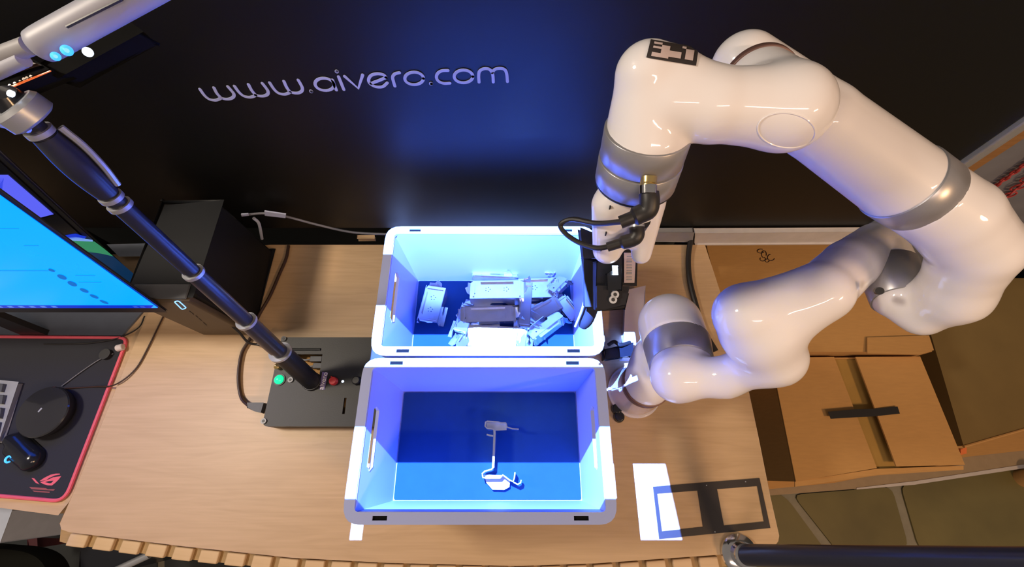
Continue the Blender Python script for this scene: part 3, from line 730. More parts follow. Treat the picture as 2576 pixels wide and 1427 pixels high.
# ================================================================== GRIPPER
GY = 0.245
gr = root('gripper', tuple(W(1585, 560, GY)), 'white two-legged gripper body under the robot wrist', 'gripper')
def gb_(px, py, rp, t): return T(px, py, t), rp / F * t
ga, gb2 = gb_(1538, 515, 50, 0.445), gb_(1528, 628, 37, 0.485)
gc, gd = gb_(1628, 508, 46, 0.450), gb_(1613, 640, 25, 0.490)
ge = gb_(1583, 520, 58, 0.455); gf = gb_(1578, 578, 44, 0.475)
v, f = blend_mesh([(np.array(a[0]), np.array(b[0]), a[1], b[1]) for a, b in ((ga, gb2), (gc, gd), (ge, gf))] + [(np.array(WB[0] + axw * 0.012), np.array(WB[0] + axw * 0.03), 0.030, 0.028)], 0.010, [(WB[0] + axw * 0.0045, -axw)], 0.0025)
mb = MB(); mb.v = [V(x) for x in v]; mb.f = [tuple(int(i) for i in q) for q in f]
o = link('body', mb, 'robot', gr, ang=60); fix_normals(o); o.data.polygons.foreach_set('use_smooth', [True] * len(o.data.polygons))
sm = o.modifiers.new('smooth', 'SMOOTH'); sm.factor = 0.5; sm.iterations = 5
BV['gripper'] = BVHTree.FromPolygons([tuple(x) for x in v], mb.f)
for a, b in ((1534, 523), (1524, 588), (1513, 627)):
    h = onsurf(a, b, 'gripper', 0.0002)
    if h: link('vent_slot', MB().box(h, (0.0012, 0.002, 0.006)), 'black', gr)
# connectors
cn = root('wrist_connector', tuple(T(1630, 470, 0.380)), 'chrome plug with black elbow on the wrist flange', 'connector')
link('plate', MB().prism([T(1598, 436, 0.388), T(1672, 434, 0.388), T(1672, 440, 0.390), T(1640, 462, 0.392), T(1622, 462, 0.392), T(1598, 445, 0.390)], FW * 0.006), 'chrome', cn, bevel=0.0008)
link('sleeve', MB().tube([T(1632, 446, 0.382), T(1631, 462, 0.382), T(1630, 464, 0.382), T(1630, 486, 0.382)], [0.0072, 0.0072, 0.0062, 0.0068], 20), 'brass', cn, label='brass plug sleeve')
link('collar', MB().tube([T(1630, 468, 0.382), T(1630, 488, 0.382)], [0.0078, 0.0074], 20), 'chrome', cn)
link('elbow', MB().tube(cat([T(1632, 486, 0.385), T(1634, 505, 0.385), T(1630, 528, 0.387), T(1608, 540, 0.390), T(1580, 552, 0.392), T(1560, 560, 0.394)], 5), [0.0088] * 12 + [0.0086] * 6 + [0.006] * 8, 18), 'cable', cn)
cn2 = root('gripper_connector', tuple(T(1605, 570, 0.45)), 'black round plug with elbow set into the gripper body', 'connector')
link('socket', MB().disc(T(1603, 566, 0.452), DN * -0.35 - FW, 0.0105, 0.012, 24), 'black', cn2)
link('collar', MB().tube([T(1602, 566, 0.440), T(1602, 574, 0.440)], 0.0076, 20), 'silver', cn2)
link('elbow', MB().tube(cat([T(1602, 572, 0.438), T(1602, 592, 0.438), T(1590, 604, 0.440), T(1560, 612, 0.444), T(1528, 622, 0.448)], 5), [0.0075] * 9 + [0.0072] * 6 + [0.005] * 6, 18), 'cable', cn2)
tag(link('wrist_cable', MB().tube(cat([T(1565, 558, 0.414), T(1500, 562, 0.44), T(1440, 552, 0.46), T(1410, 566, 0.47), T(1425, 590, 0.47), T(1460, 612, 0.465), T(1500, 624, 0.455), T(1535, 620, 0.449)], 8), 0.0028, 10), 'cable'),
    'thin black cable looping from the wrist plug out over the crate', 'cable')
# camera block and finger under the gripper
tl_ = root('tool_camera', tuple(T(1545, 700, 0.505)), 'dark camera block with two hex screws under the gripper', 'camera')
def tb(name, poly, t, dt, m, par=tl_, bev=0.001, label=None):
    return link(name, MB().prism([T(a, b, t) for a, b in poly], FW * dt), m, par, bevel=bev, label=label)
tb('bracket_plate', [(1500, 660), (1562, 640), (1566, 740), (1580, 740), (1572, 778), (1500, 782)], 0.505, 0.02, 'matte_dark')
tb('side_block', [(1503, 720), (1582, 722), (1574, 768), (1520, 778), (1503, 776)], 0.495, 0.01, 'matte_dark')
tb('lens_housing', [(1530, 690), (1562, 668), (1564, 730), (1532, 732)], 0.49, 0.012, 'black_gloss', label='glossy black lens housing')
tb('light_bar', [(1544, 670), (1553, 670), (1553, 690), (1544, 690)], 0.485, 0.004, 'white_led', label='small lit white indicator')
for a, b in ((1546, 741), (1541, 754)):
    p = T(a, b, 0.495)
    link('screw', MB().disc(p, -FW, 0.0045, 0.003, 16), 'silver', tl_)
    link('hex_socket', MB().disc(p - FW * 0.003, -FW, 0.0022, 0.0006, 6), 'black', tl_)
fg = root('gripper_finger', tuple(T(1485, 760, 0.565)), 'dark slim gripper finger hanging into the full crate', 'gripper finger')
tb('rail', [(1470, 640), (1505, 640), (1508, 770), (1474, 770)], 0.545, 0.02, 'matte_dark', fg)
tb('upper_arm_plate', [(1462, 575), (1490, 585), (1494, 648), (1470, 648)], 0.505, 0.02, 'matte_dark', fg)
tb('hinge', [(1468, 636), (1500, 640), (1500, 650), (1468, 648)], 0.535, 0.012, 'chrome', fg)
link('finger', MB().tube(cat([T(1494, 740, 0.575), T(1484, 780, 0.59), T(1466, 822, 0.605)], 6), [0.0105] * 10 + [0.0098, 0.0085, 0.006], 18), 'matte_dark', fg)
link('finger_edge', MB().tube(cat([T(1474, 745, 0.565), T(1462, 785, 0.58), T(1447, 822, 0.595)], 6), 0.0016, 8), 'silver', fg, label='pale front edge')  # thin pale tube along the front of the finger
# bar-code tagged plate
bc = root('barcode_plate', tuple(T(1583, 670, 0.515)), 'dark plate with white barcode label between gripper and shoulder', 'label plate')
tb('plate', [(1566, 622), (1604, 626), (1600, 718), (1566, 716)], 0.53, 0.010, 'matte_dark', bc)
lbp = tb('label', [(1570, 636), (1600, 636), (1596, 712), (1570, 712)], 0.527, 0.001, 'label_pale', bc, 0.0, 'white paper label')
yy = 644
for i in range(9):
    h = (5, 3, 8, 4, 6, 3, 9, 4, 5)[i]
    link('bar', MB().prism([T(a, b, 0.5265) for a, b in [(1577, yy), (1590, yy), (1590, yy + h * 0.6), (1577, yy + h * 0.6)]], FW * 0.0004), 'grey', bc, smooth=False)
    yy += h + 2
tag(link('base_block', MB().prism([P(1570, 745, ZT), P(1612, 735, ZT), P(1605, 905, ZT), P(1562, 905, ZT)], (0, 0, 0.03)), 'clear', bevel=0.003), 'pale glossy block on the worktop behind the robot base', 'block')
cb = root('base_cable_plug', tuple(P(1548, 872, ZT)), 'dark blue plug and clip behind the robot base', 'plug')
link('plug_body', MB().prism([P(1520, 880, 0.80), P(1590, 866, 0.80), P(1590, 892, 0.80), P(1525, 900, 0.80)], (0, 0, -0.02)), 'black_gloss', cb, bevel=0.003)
link('lead', MB().tube(cat([P(1530, 868, 0.80), P(1545, 860, 0.81), P(1560, 868, 0.81), P(1585, 862, 0.80)], 6), 0.004, 10), 'cable', cb)
link('stem', MB().prism([P(1520, 900, 0.78), P(1535, 900, 0.78), P(1535, 890, 0.78), P(1520, 890, 0.78)], (0, 0, -0.029)), 'black', cb)
for a, b, l in ((1550, 1030, 'dark rubber foot left of the robot base'), (1556, 1050, 'blue-black plug head in front of the robot base')):
    tag(link('rubber_foot', MB().disc(P(a, b, ZT), UP, 0.012, 0.012, 20, 0.010), 'black_gloss', bevel=0.002), l, 'foot')

# ================================================================== CONTROL BOX WITH POLE
zb = ZT + 0.035
bx = root('control_box', tuple(P(780, 960, ZT)), 'flat black control box with green lamp and red knob left of the crates', 'control box')
c0 = P(713, 849, zb); c1 = P(655, 1068, zb)
BX0, BX1, BY0, BY1 = (c0.x + c1.x) / 2, -0.262, c1.y - 0.004, c0.y
def bpt(u, v): return P(640 + u / 5.284, 830 + v / 5.284, zb)
winp = [bpt(545, 325), bpt(905, 325), bpt(865, 595), bpt(440, 560), bpt(480, 440)]
sw = [bpt(1195, 905), bpt(1225, 905), bpt(1200, 1120), bpt(1165, 1120)]
outl = rounded([(BX0, BY0, zb), (BX1, BY0, zb), (BX1, BY1, zb), (BX0, BY1, zb)], [0.012, 0.003, 0.003, 0.010], 5)
link('lid', MB().prism(outl, (0, 0, -0.004), [winp, sw]), 'black_tex', bx, bevel=0.0008)
link('casing', MB().prism([p - UP * 0.0042 for p in outl], (0, 0, -0.0305), [[p - UP * 0.0042 for p in rounded([(BX0 + 0.003, BY0 + 0.003, zb), (BX1 - 0.003, BY0 + 0.003, zb), (BX1 - 0.003, BY1 - 0.003, zb), (BX0 + 0.003, BY1 - 0.003, zb)], 0.01, 4)]]), 'black', bx)
link('circuit_board', MB().box(((BX0 + BX1) / 2, (BY0 + BY1) / 2, ZT + 0.005), (BX1 - BX0 - 0.01, BY1 - BY0 - 0.01, 0.008)), 'card', bx)
for i, (u, v) in enumerate(((790, 370), (830, 460))):
    p = bpt(u, v) - UP * 0.016; link('connector', MB().box(p, (0.026, 0.012, 0.012)), 'grey_dark', bx, bevel=0.001)
    link('wire', MB().tube(cat([p + V((-0.012, 0, 0.002)), p + V((-0.025, -0.002, 0.004)), p + V((-0.045, 0.004, 0))], 5), 0.0018, 8), 'silver', bx)
link('ledge', MB().tube([bpt(450, 262), bpt(880, 262)], 0.003, 8), 'black_tex', bx)
link('green_lamp', MB().tube([bpt(335, 665) + UP * z for z in (0, 0.004, 0.008, 0.010)], [0.0098, 0.0096, 0.0065, 0.002], 24), 'green_led', bx, label='lit green button')
link('lamp_collar', MB().disc(bpt(335, 665), UP, 0.0125, 0.002, 24), 'black', bx)
for u, v in ((485, 668), (395, 122), (128, 1215)):
    p = bpt(u, v); link('screw', MB().disc(p, UP, 0.0056, 0.003, 18), 'screw' if v != 122 else 'grey_dark', bx)
    link('screw_socket', MB().disc(p + UP * 0.003, UP, 0.003, 0.0005, 6), 'black', bx)
link('red_knob', MB().tube([bpt(1060, 685) + UP * z for z in (0, 0.008, 0.010)], [0.0088, 0.0085, 0.007], 24), 'red', bx, label='red knob')
link('knob_pointer', MB().box(bpt(1040, 645) + UP * 0.005, (0.003, 0.006, 0.006)), 'red', bx)
link('white_dot', MB().disc(bpt(1175, 687), UP, 0.0026, 0.0008, 12), 'white_led', bx)
link('black_knob', MB().tube([bpt(1365, 680) + UP * z for z in (0, 0.008, 0.010)], [0.0095, 0.009, 0.007], 8), 'black', bx, label='faceted black knob')
# brass peg behind the lamp
link('terminal_peg', MB().tube([bpt(325, 500) + UP * z for z in (0, 0.010, 0.016)], [0.0045, 0.006, 0.001], 14), 'brass', bx)
# name label: tiny "aivero" letters turned sideways
lb = link('name_label', MB().prism([bpt(905, 560) + UP * 0.0005, bpt(980, 570) + UP * 0.0005, bpt(935, 798) + UP * 0.0005, bpt(868, 798) + UP * 0.0005], (0, 0, 0.0006)), 'label', bx, label='lilac name label reading aivero')
cu = bpy.data.curves.new('label_text', 'FONT'); cu.body = 'aivero'; cu.size = 0.0145; cu.extrude = 0.0003; cu.align_x = 'CENTER'; cu.align_y = 'CENTER'
to = bpy.data.objects.new('label_text_source', cu)
me = bpy.data.meshes.new_from_object(to); bpy.data.objects.remove(to)
me.materials.append(M['white_letter'])
tx_ = bpy.data.objects.new('label_text', me); COL.objects.link(tx_); tx_.parent = lb
tx_.location = (bpt(921, 680) + UP * 0.0014) - V(bx['_org']); tx_.rotation_euler = (0, 0, math.radians(84))
# side plug
pg = root('power_lead', tuple(P(640, 1020, ZT)), 'dark brown power lead looping from the tower to the control box', 'cable')
link('plug', MB().prism([P(622, 1014, zb - 0.012), P(662, 1014, zb - 0.012), P(655, 1038, zb - 0.012), P(640, 1034, zb - 0.012), P(622, 1026, zb - 0.012)], (0, 0, -0.014)), 'grey_dark', pg, bevel=0.002)
zl = ZT + 0.006
link('lead', MB().tube(cat([P(626, 1022, zb - 0.018), P(607, 1000, zl), P(600, 950, zl), P(608, 890, zl), P(630, 850, zl), P(648, 800, zl), P(679, 745, zl), P(703, 690, zl), P(720, 650, zl), P(726, 618, zl)], 8), 0.0035, 10), 'cable_brown', pg)

# pole
p0 = T(776, 956, 0.893); p0.z = zb + 0.0004; p1 = T(50, 285, 0.40)
ps = root('light_stand', tuple(p0), 'tall black telescopic pole rising from the control box', 'stand')
pd = p1 - p0
def pp_(s): return p0 + pd * s
def sfor(px):  # parameter on the pole whose image is at column px
    lo, hi = 0.0, 1.2
    for _ in range(40):
        m = (lo + hi) / 2; q = pp_(m) - CAM; x = 1288 + F * q.x / q.dot(FW)
        if x > px: lo = m
        else: hi = m
    return lo
secs = [(790, 705, 0.0180), (705, 620, 0.0140), (620, 487, 0.0118), (487, 302, 0.0105), (302, 280, 0.0100), (280, 100, 0.0100), (100, 60, 0.0090)]
for i, (a, b, r) in enumerate(secs):
    s0, s1 = sfor(a), sfor(b)
    if i == 0: s0 = 0.0
    link('pole_section', MB().tube([pp_(s0), pp_(s1)], r, 28), 'pole' if i else 'black', ps)
    if i < 6:
        link('collar', MB().tube([pp_(s1 - 0.004), pp_(s1 + 0.004)], r + 0.0022, 28), 'silver', ps, label='pale clamp collar')
link('foot', MB().disc(p0, UP, 0.0195, 0.005, 32), 'black', ps, bevel=0.001)
# sleeve with tape, lumpy black wrap on the upper pole
s0, s1 = sfor(270), sfor(112)
mb = MB(); pts = [pp_(s0 + (s1 - s0) * i / 14) for i in range(15)]
mb.tube(pts, [0.0112 + 0.0030 * math.sin(math.pi * i / 14) for i in range(15)], 24)
link('fabric_wrap', mb, 'pole', ps, label='bulging dark fabric wrap')
link('strap', MB().tube(cat([pp_(sfor(110)) + V((0.012, 0.010, 0)), pp_(sfor(160)) + V((0.016, 0.010, 0)), pp_(sfor(215)) + V((0.016, 0.009, 0)), pp_(sfor(262)) + V((0.012, 0.008, 0))], 5), 0.0034, 8), 'silver', ps, label='pale strap on the wrap')
# head clamp
cl = root('pole_clamp', tuple(T(50, 280, 0.39)), 'blue-grey clamp head at the top of the telescopic pole', 'clamp')
ca, cb_ = T(92, 303, 0.392), T(30, 262, 0.378)
link('collar', MB().tube([ca, ca + (cb_ - ca) * 0.12, ca + (cb_ - ca) * 0.8, cb_], [0.017, 0.0205, 0.0205, 0.018], 28), 'silver', cl)
link('neck', MB().tube([T(28, 258, 0.380), T(5, 232, 0.372)], [0.015, 0.010], 24), 'black_gloss', cl)
link('bolt', MB().disc(T(31, 237, 0.366), -FW, 0.0028, 0.002, 12), 'white_led', cl, label='small bolt made bright by emission')  # brightness put in as emission, the bolt is no lamp
link('arm', MB().tube([T(-5, 310, 0.40), T(70, 325, 0.40)], 0.0035, 10), 'silver', cl)

# lamp housing at the top left
hd = root('lamp_housing', tuple(T(110, 110, 0.36)), 'pale tubular lamp housing crossing the top left corner', 'lamp')
A_, B_ = T(96, 119, 0.36), T(432, -66, 0.35)
dd = (B_ - A_)
link('housing', MB().tube([A_, A_ + dd * 0.015, A_ + dd * 0.06, A_ + dd * 0.12, B_], [0.0110, 0.0128, 0.0133, 0.0134, 0.0134], 40), 'housing', hd, ang=60)
link('seam', MB().prism([T(163, 65, 0.3445), T(305, -6, 0.338), T(305, -2, 0.338), T(165, 68, 0.3445)], FW * 0.002), 'black', hd, label='dark slot along the housing')
link('arm', MB().tube([T(75, 115, 0.365), T(-60, 165, 0.38)], 0.0075, 14), 'grey', hd)
link('arm', MB().tube([T(60, 150, 0.37), T(-60, 205, 0.385)], 0.0060, 14), 'housing', hd)
lh = root('sensor_bar', tuple(T(200, 150, 0.385)), 'black sensor bar with glowing blue lenses under the lamp housing', 'camera')
link('bar', MB().prism([T(95, 172, 0.405), T(145, 188, 0.405), T(345, 78, 0.395), T(300, 45, 0.395)], FW * 0.02), 'matte_black', lh, bevel=0.003)
for a, b, r, m in ((140, 142, 0.0045, 'blue_led'), (168, 127, 0.0055, 'blue_led'), (221, 131, 0.0048, 'white_led')):
    link('lens', MB().tube([T(a, b, 0.352), T(a, b, 0.349), T(a, b, 0.347)], [r * 0.75, r * 0.65, r * 0.3], 18), m, lh, label='glowing lens')
for i in range(6):
    link('fin', MB().box(T(232 + 14 * i, 92 - 8 * i, 0.362), (0.002, 0.003, 0.003)), 'black', lh)
ib = root('indicator_unit', tuple(T(50, 200, 0.40)), 'dark unit with orange light strip above the pole clamp', 'device')
link('body', MB().prism([T(-60, 200, 0.40), T(70, 150, 0.40), T(132, 178, 0.40), T(20, 224, 0.40), T(-60, 240, 0.40)], FW * 0.015), 'matte_black', ib, bevel=0.003)
link('top_plate', MB().prism([T(-50, 185, 0.396), T(60, 148, 0.396), T(92, 160, 0.396), T(-50, 205, 0.396)], FW * 0.003), mat('brown_plate', (0.06, 0.035, 0.02), 0.5), ib, bevel=0.001)
link('light_strip', MB().prism([T(30, 217, 0.3985), T(129, 178, 0.3985), T(129, 180, 0.3985), T(32, 221, 0.3985)], FW * -0.001), 'orange_led', ib, label='thin glowing orange strip')
for a, b, r in ((26, 216, 0.0014), (39, 210.5, 0.0014), (52, 204.5, 0.0009), (62, 200, 0.0016), (69, 197, 0.0014), (79, 193, 0.0013)):
    link('indicator', MB().disc(T(a, b, 0.3985), -FW, r, 0.0008, 10), 'amber_dot', ib)

# ================================================================== LEFT SIDE: MONITORS, TOWER
def tilt_dir(a): return V((0, math.sin(math.radians(a)), math.cos(math.radians(a))))
def monitor(corner, a, width, height, name, label, content):
    r = root(name, (corner.x - 0.25, corner.y + 0.05, ZD), label, 'monitor')
    u = tilt_dir(a); n = V((1, 0, 0)).cross(u).normalized()   # n faces -Y / up
    if n.y > 0: n = -n
    L = V((-1, 0, 0))
    def q(s, h, d=0): return corner + L * s + u * h + n * d
    bz = 0.002 if a < 12 else 0.012; dep = 0.004
    link('casing', MB().prism([q(-bz, -0.018, -0.001), q(width, -0.018, -0.001), q(width, height, -0.001), q(-bz, height, -0.001)], -n * dep), 'black', r, bevel=0.003)
    link('screen', MB().prism([q(0, 0), q(width, 0), q(width, height - 0.01), q(0, height - 0.01)], n * 0.0008), content[0], r, smooth=False, label='lit screen')
    for nm, m, poly in content[1]:
        link(nm, MB().prism([q(s, h, 0.0009) for s, h in poly], n * 0.0003), m, r, smooth=False)
    # stand
    base = V((corner.x - 0.45, corner.y + (0.012 if a < 12 else 0.10), ZD + 0.0005))
    link('stand_column', MB().prism([base + V((-0.03, 0, 0)), base + V((0.03, 0, 0)), q(0.42, 0.12, -0.020), q(0.44, 0.12, -0.020)], (0, 0.012, 0)), 'black', r)
    return r, q
cn_ = P(397, 774, 0.955)
wm, hm = 0.60, 0.32
cont = [('screen_band', 'screen_blue', [(0.012, 0.0), (wm, 0.0), (wm, 0.010), (0.0, 0.010)])]
for s in [0.02 + 0.0125 * i for i in range(2)]: cont.append(('taskbar_icon', 'icon', [(s, 0.002), (s + 0.008, 0.002), (s + 0.008, 0.008), (s, 0.008)]))
for s in [0.18 + 0.020 * i for i in range(9)]: cont.append(('taskbar_icon', 'icon', [(s, 0.002), (s + 0.009, 0.002), (s + 0.009, 0.008), (s, 0.008)]))
mon, mq = monitor(cn_, 9, wm, hm, 'monitor', 'bright azure computer monitor at the left edge', ('screen', cont))
# dark blobs and faint lines on the screen, placed on the screen plane
def on_plane(px, py, o, n):
    r = ray(px, py); t = (o - CAM).dot(n) / r.dot(n); return CAM + r * t
u9 = tilt_dir(9); n9 = V((1, 0, 0)).cross(u9).normalized(); n9 = -n9 if n9.y > 0 else n9
mb = MB()
for cx, cy, rx, ry in ((156, 697, 13, 5), (182, 714, 13, 5), (212, 731, 12, 4), (237, 746, 12, 3.5), (262, 760, 12, 3), (130, 680, 9, 3)):
    mb.prism([on_plane(cx + rx * math.cos(q) * 0.95 - ry * math.sin(q) * 0.3, cy + rx * math.cos(q) * 0.35 + ry * math.sin(q), cn_ + n9 * 0.0012, n9) for q in [2 * math.pi * i / 14 for i in range(14)]], n9 * 0.0003)
link('screen_marks', mb, 'screen_mark', mon, smooth=False)
mb = MB()
for x0, x1, y0 in ((0, 48, 574), (60, 98, 617), (0, 140, 680), (190, 240, 692), (198, 255, 709)):
    mb.prism([on_plane(a, b, cn_ + n9 * 0.0012, n9) for a, b in ((x0, y0), (x1, y0), (x1, y0 + 2), (x0, y0 + 2))], n9 * 0.0002)
link('screen_lines', mb, mat('screen_line', (0, 0.05, 0.1), 0.3, emit=(0.0, 0.33, 0.9), es=0.9), mon, smooth=False)
link('stand_foot', MB().prism([P(-60, 780, ZD), P(368, 778, ZD), P(310, 846, ZD), P(-60, 843, ZD)], (0, 0, 0.004)), 'stand_plate', mon, bevel=0.001, label='flat grey metal stand foot')

# rear monitor: only a slanted sliver of its screen shows
cr_ = P(352, 728, 0.83)
m2, q2 = monitor(cr_, 15, 0.45, 0.40, 'rear_monitor', 'darker second monitor standing behind the azure one', ('black_gloss', []))
u15 = tilt_dir(15); n15 = V((1, 0, 0)).cross(u15).normalized(); n15 = -n15 if n15.y > 0 else n15
def scr(name, m, pts, label=None):
    link(name, MB().prism([on_plane(a, b, cr_ + n15 * 0.0014, n15) for a, b in pts], n15 * 0.0003), m, m2, smooth=False, label=label)
scr('screen_window', 'screen_lilac', [(-40, 440), (20, 440), (135, 539), (88, 551), (60, 570), (-40, 520)], 'lilac window on the screen')
scr('screen_window_mark', 'screen_blue', [(-10, 448), (10, 447), (4, 490), (-10, 488)])
scr('screen_landscape', 'screen_green', [(165, 604), (238, 608), (262, 626), (285, 645), (255, 638), (190, 630), (165, 625)], 'green hill on the screen')
scr('screen_landscape', 'screen_teal', [(160, 640), (190, 624), (255, 638), (285, 645), (340, 692), (348, 712), (340, 750)], 'dark teal foreground on the screen')
scr('screen_cloud', 'icon', [(152, 598), (190, 596), (233, 604), (234, 608), (190, 606), (170, 606)])
scr('screen_cloud', 'screen_blue', [(150, 594), (190, 588), (218, 596), (210, 602), (165, 600)])
tag(link('paper_sheet', MB().prism([P(270, 616, ZT + 0.001), P(385, 613, ZT + 0.001), P(396, 627, ZT + 0.001), P(386, 645, ZT + 0.001), P(300, 646, ZT + 0.001)], (0, 0, 0.002)), 'paper', smooth=False), 'pale blue sheet behind the monitor beside the tower', 'paper')

# PC tower
tw = root('computer_tower', (-0.645, 0.40, ZT), 'black desktop computer tower between monitor and pole', 'computer')
TX0, TX1, TY0, TY1, TZ = -0.702, -0.588, 0.293, 0.50, 0.965
link('casing', MB().prism([(TX0, TY0 + 0.006, ZT + 0.006), (TX1, TY0 + 0.006, ZT + 0.006), (TX1, TY1, ZT + 0.006), (TX0, TY1, ZT + 0.006)], (0, 0, TZ - ZT - 0.006)), 'tower', tw, bevel=0.006, seg=3)
link('front_panel', MB().box(((TX0 + TX1) / 2, TY0, (ZT + TZ) / 2), (TX1 - TX0 - 0.002, 0.014, TZ - ZT - 0.004)), 'bronze', tw, bevel=0.005, seg=3, label='dark bronze front panel')
link('top_lip', MB().box(((TX0 + TX1) / 2, TY0 + 0.012, TZ + 0.001), (TX1 - TX0 - 0.01, 0.03, 0.004)), 'grey_dark', tw, bevel=0.002)
for x in (TX0 + 0.015, TX1 - 0.015):
    for y in (TY0 + 0.02, TY1 - 0.02): link('foot', MB().disc((x, y, ZT), UP, 0.008, 0.008, 12), 'black', tw)
def tf(px, py, d=0.0): return W(px, py, TY0 - 0.0074 - d)
loop = rounded([tf(438, 759), tf(449, 757), tf(469, 775), tf(458, 779)], 0.006, 4)
link('power_light', MB().tube(loop + [loop[0]], 0.0010, 8), mat('pale_blue_led', (0.3, 0.5, 0.9), 0.3, emit=(0.22, 0.55, 1.0), es=1.4), tw, label='glowing pill-shaped power light')
for a, b, l in ((476, 782, 12), (492, 794, 6), (500, 801, 7), (511, 811, 9)):
    link('front_slot', MB().prism([tf(a, b), tf(a + l, b + l * 0.8), tf(a + l, b + l * 0.8 + 2), tf(a, b + 2)], (0, -0.0005, 0)), 'black', tw, smooth=False)
# keyboard corner
kb = root('keyboard', tuple(P(0, 1050, ZD)), 'silver framed keyboard cut off by the left edge', 'keyboard')
link('frame', MB().prism([P(-200, 940, 0.75), P(44, 963, 0.75), P(42, 968, 0.75), P(-6, 1112, 0.75), P(-240, 1090, 0.75)], (0, 0, -0.011)), 'silver', kb, bevel=0.002)
for (u, v, w_, h_) in ((0, 0, 22, 20), (-3, 28, 26, 22), (-8, 60, 26, 26), (-16, 96, 26, 26), (-30, 0, 24, 20), (-36, 28, 26, 22), (-42, 60, 26, 26), (-50, 96, 24, 26)):
    x, y = u + 4, 966 + v
    link('key', MB().prism([P(x - 8, y, 0.7502), P(x + w_ - 10, y + 2, 0.7502), P(x + w_ - 16, y + h_, 0.7502), P(x - 14, y + h_ - 2, 0.7502)], (0, 0, 0.006)), 'grey_dark', kb, bevel=0.001)
# round dish device
pk = root('round_speaker', tuple(P(107, 1037, ZD + 0.003)), 'round glossy black puck device on the mouse pad', 'speaker')
pc = P(107, 1036, 0.765)
link('body', MB().tube([V((pc.x, pc.y, z)) for z in (0.7386, 0.745, 0.758, 0.764)], [0.040, 0.048, 0.0525, 0.052], 48), 'black', pk)
link('top_dish', MB().tube([V((pc.x, pc.y, z)) for z in (0.764, 0.7662, 0.7705)], [0.052, 0.050, 0.002], 64), mat('brushed_disc', (0.02, 0.02, 0.022), 0.14, coat=1.0, var=0.1, scale=8), pk, label='brushed conical top', ang=10)
link('top_mark', MB().prism([P(95, 1036, 0.7706), P(104, 1026, 0.7706), P(107, 1028, 0.7706), P(97, 1038, 0.7706)], (0, 0, 0.0004)), 'silver', pk)
# mouse
ms = root('computer_mouse', tuple(P(60, 1145, ZD + 0.003)), 'black computer mouse with a glowing blue emblem on the mouse pad', 'mouse')
v, f = blend_mesh([(np.array(P(30, 1108, 0.746)), np.array(P(84, 1158, 0.746)), 0.0135, 0.017), (np.array(P(50, 1102, 0.744)), np.array(P(90, 1146, 0.744)), 0.012, 0.015), (np.array(P(24, 1135, 0.744)), np.array(P(70, 1170, 0.744)), 0.010, 0.012)], 0.008, [((0, 0, 0.7385), (0, 0, -1))], 0.002)
mb = MB(); mb.v = [V(x) for x in v]; mb.f = [tuple(int(i) for i in q) for q in f]
o = link('shell', mb, 'black_gloss', ms, ang=60); fix_normals(o); o.data.polygons.foreach_set('use_smooth', [True] * len(o.data.polygons))
bvm = BVHTree.FromPolygons([tuple(x) for x in v], mb.f)
h = bvm.ray_cast(CAM, ray(24, 1156).normalized())[0] or P(24, 1156, 0.77)
link('emblem', MB().tube([h + V((0.006 * math.cos(q), 0.006 * math.sin(q), 0.002)) for q in [0.5 + 5.0 * i / 14 for i in range(15)]], 0.0018, 8), 'blue_led', ms, label='glowing blue round emblem')
# cables and dongle around the pad
dg = root('clear_cap', tuple(P(285, 885, ZD + 0.003)), 'small clear plug cap at the top right of the mouse pad', 'plug')
link('cap', MB().disc(P(294, 877, 0.745), (1, 0.3, 0), 0.008, 0.014, 16), 'clear', dg, bevel=0.002)
link('base', MB().disc(P(270, 893, 0.7386), UP, 0.012, 0.008, 20), 'black', dg)
zq = ZD + 0.006
tag(link('thin_cable', MB().tube(cat([P(364, 795, zq), P(348, 825, zq), P(300, 850, zq), P(230, 863, zq), P(160, 866, zq), P(110, 866, zq)], 8), 0.0014, 8), 'cable'), 'thin dark cable curving across the top of the mouse pad', 'cable')
tag(link('thin_cable', MB().tube(cat([P(414, 790, ZT + 0.003), P(375, 870, ZT + 0.003), P(340, 930, ZT + 0.003), P(290, 968, ZT + 0.004), P(240, 973, zq), P(155, 978, zq)], 8), 0.0016, 8), 'cable_brown'), 'thin dark cable running down over the pink pad edge to the puck', 'cable')
tag(link('thin_cable', MB().tube(cat([P(285, 890, zq), P(250, 905, zq), P(205, 935, zq), P(155, 972, zq)], 8), 0.0011, 8), 'cable_grey'), 'fine grey cable from the clear cap to the puck', 'cable')
# tagged cable behind
tc_ = root('tagged_cable', tuple(W(690, 540, WY - 0.02)), 'grey cable with white tag hanging in front of the backdrop', 'cable')
link('lead', MB().tube(cat([W(610, 542, WY - 0.02), W(665, 537, WY - 0.02), W(720, 545, WY - 0.02), W(800, 566, WY - 0.02), W(890, 585, WY - 0.02), W(1000, 590, WY - 0.02)], 8), 0.0026, 8), 'cable_grey', tc_)
link('tag', MB().prism([W(665, 532, WY - 0.024), W(719, 540, WY - 0.024), W(718, 549, WY - 0.024), W(666, 543, WY - 0.024)], (0, 0.003, 0)), 'white', tc_, label='white tag')
link('cap', MB().prism([W(606, 540, WY - 0.024), W(624, 539, WY - 0.024), W(626, 543, WY - 0.024), W(608, 545, WY - 0.024)], (0, 0.003, 0)), 'white', tc_)
t2 = root('cable_tie', tuple(W(650, 575, WY - 0.02)), 'short white and yellow cable tail behind the tower', 'cable')
link('tail', MB().tube(cat([W(638, 549, WY - 0.02), W(650, 560, WY - 0.02), W(655, 578, WY - 0.02), W(659, 601, WY - 0.02)], 6), 0.0034, 8), 'paper', t2)
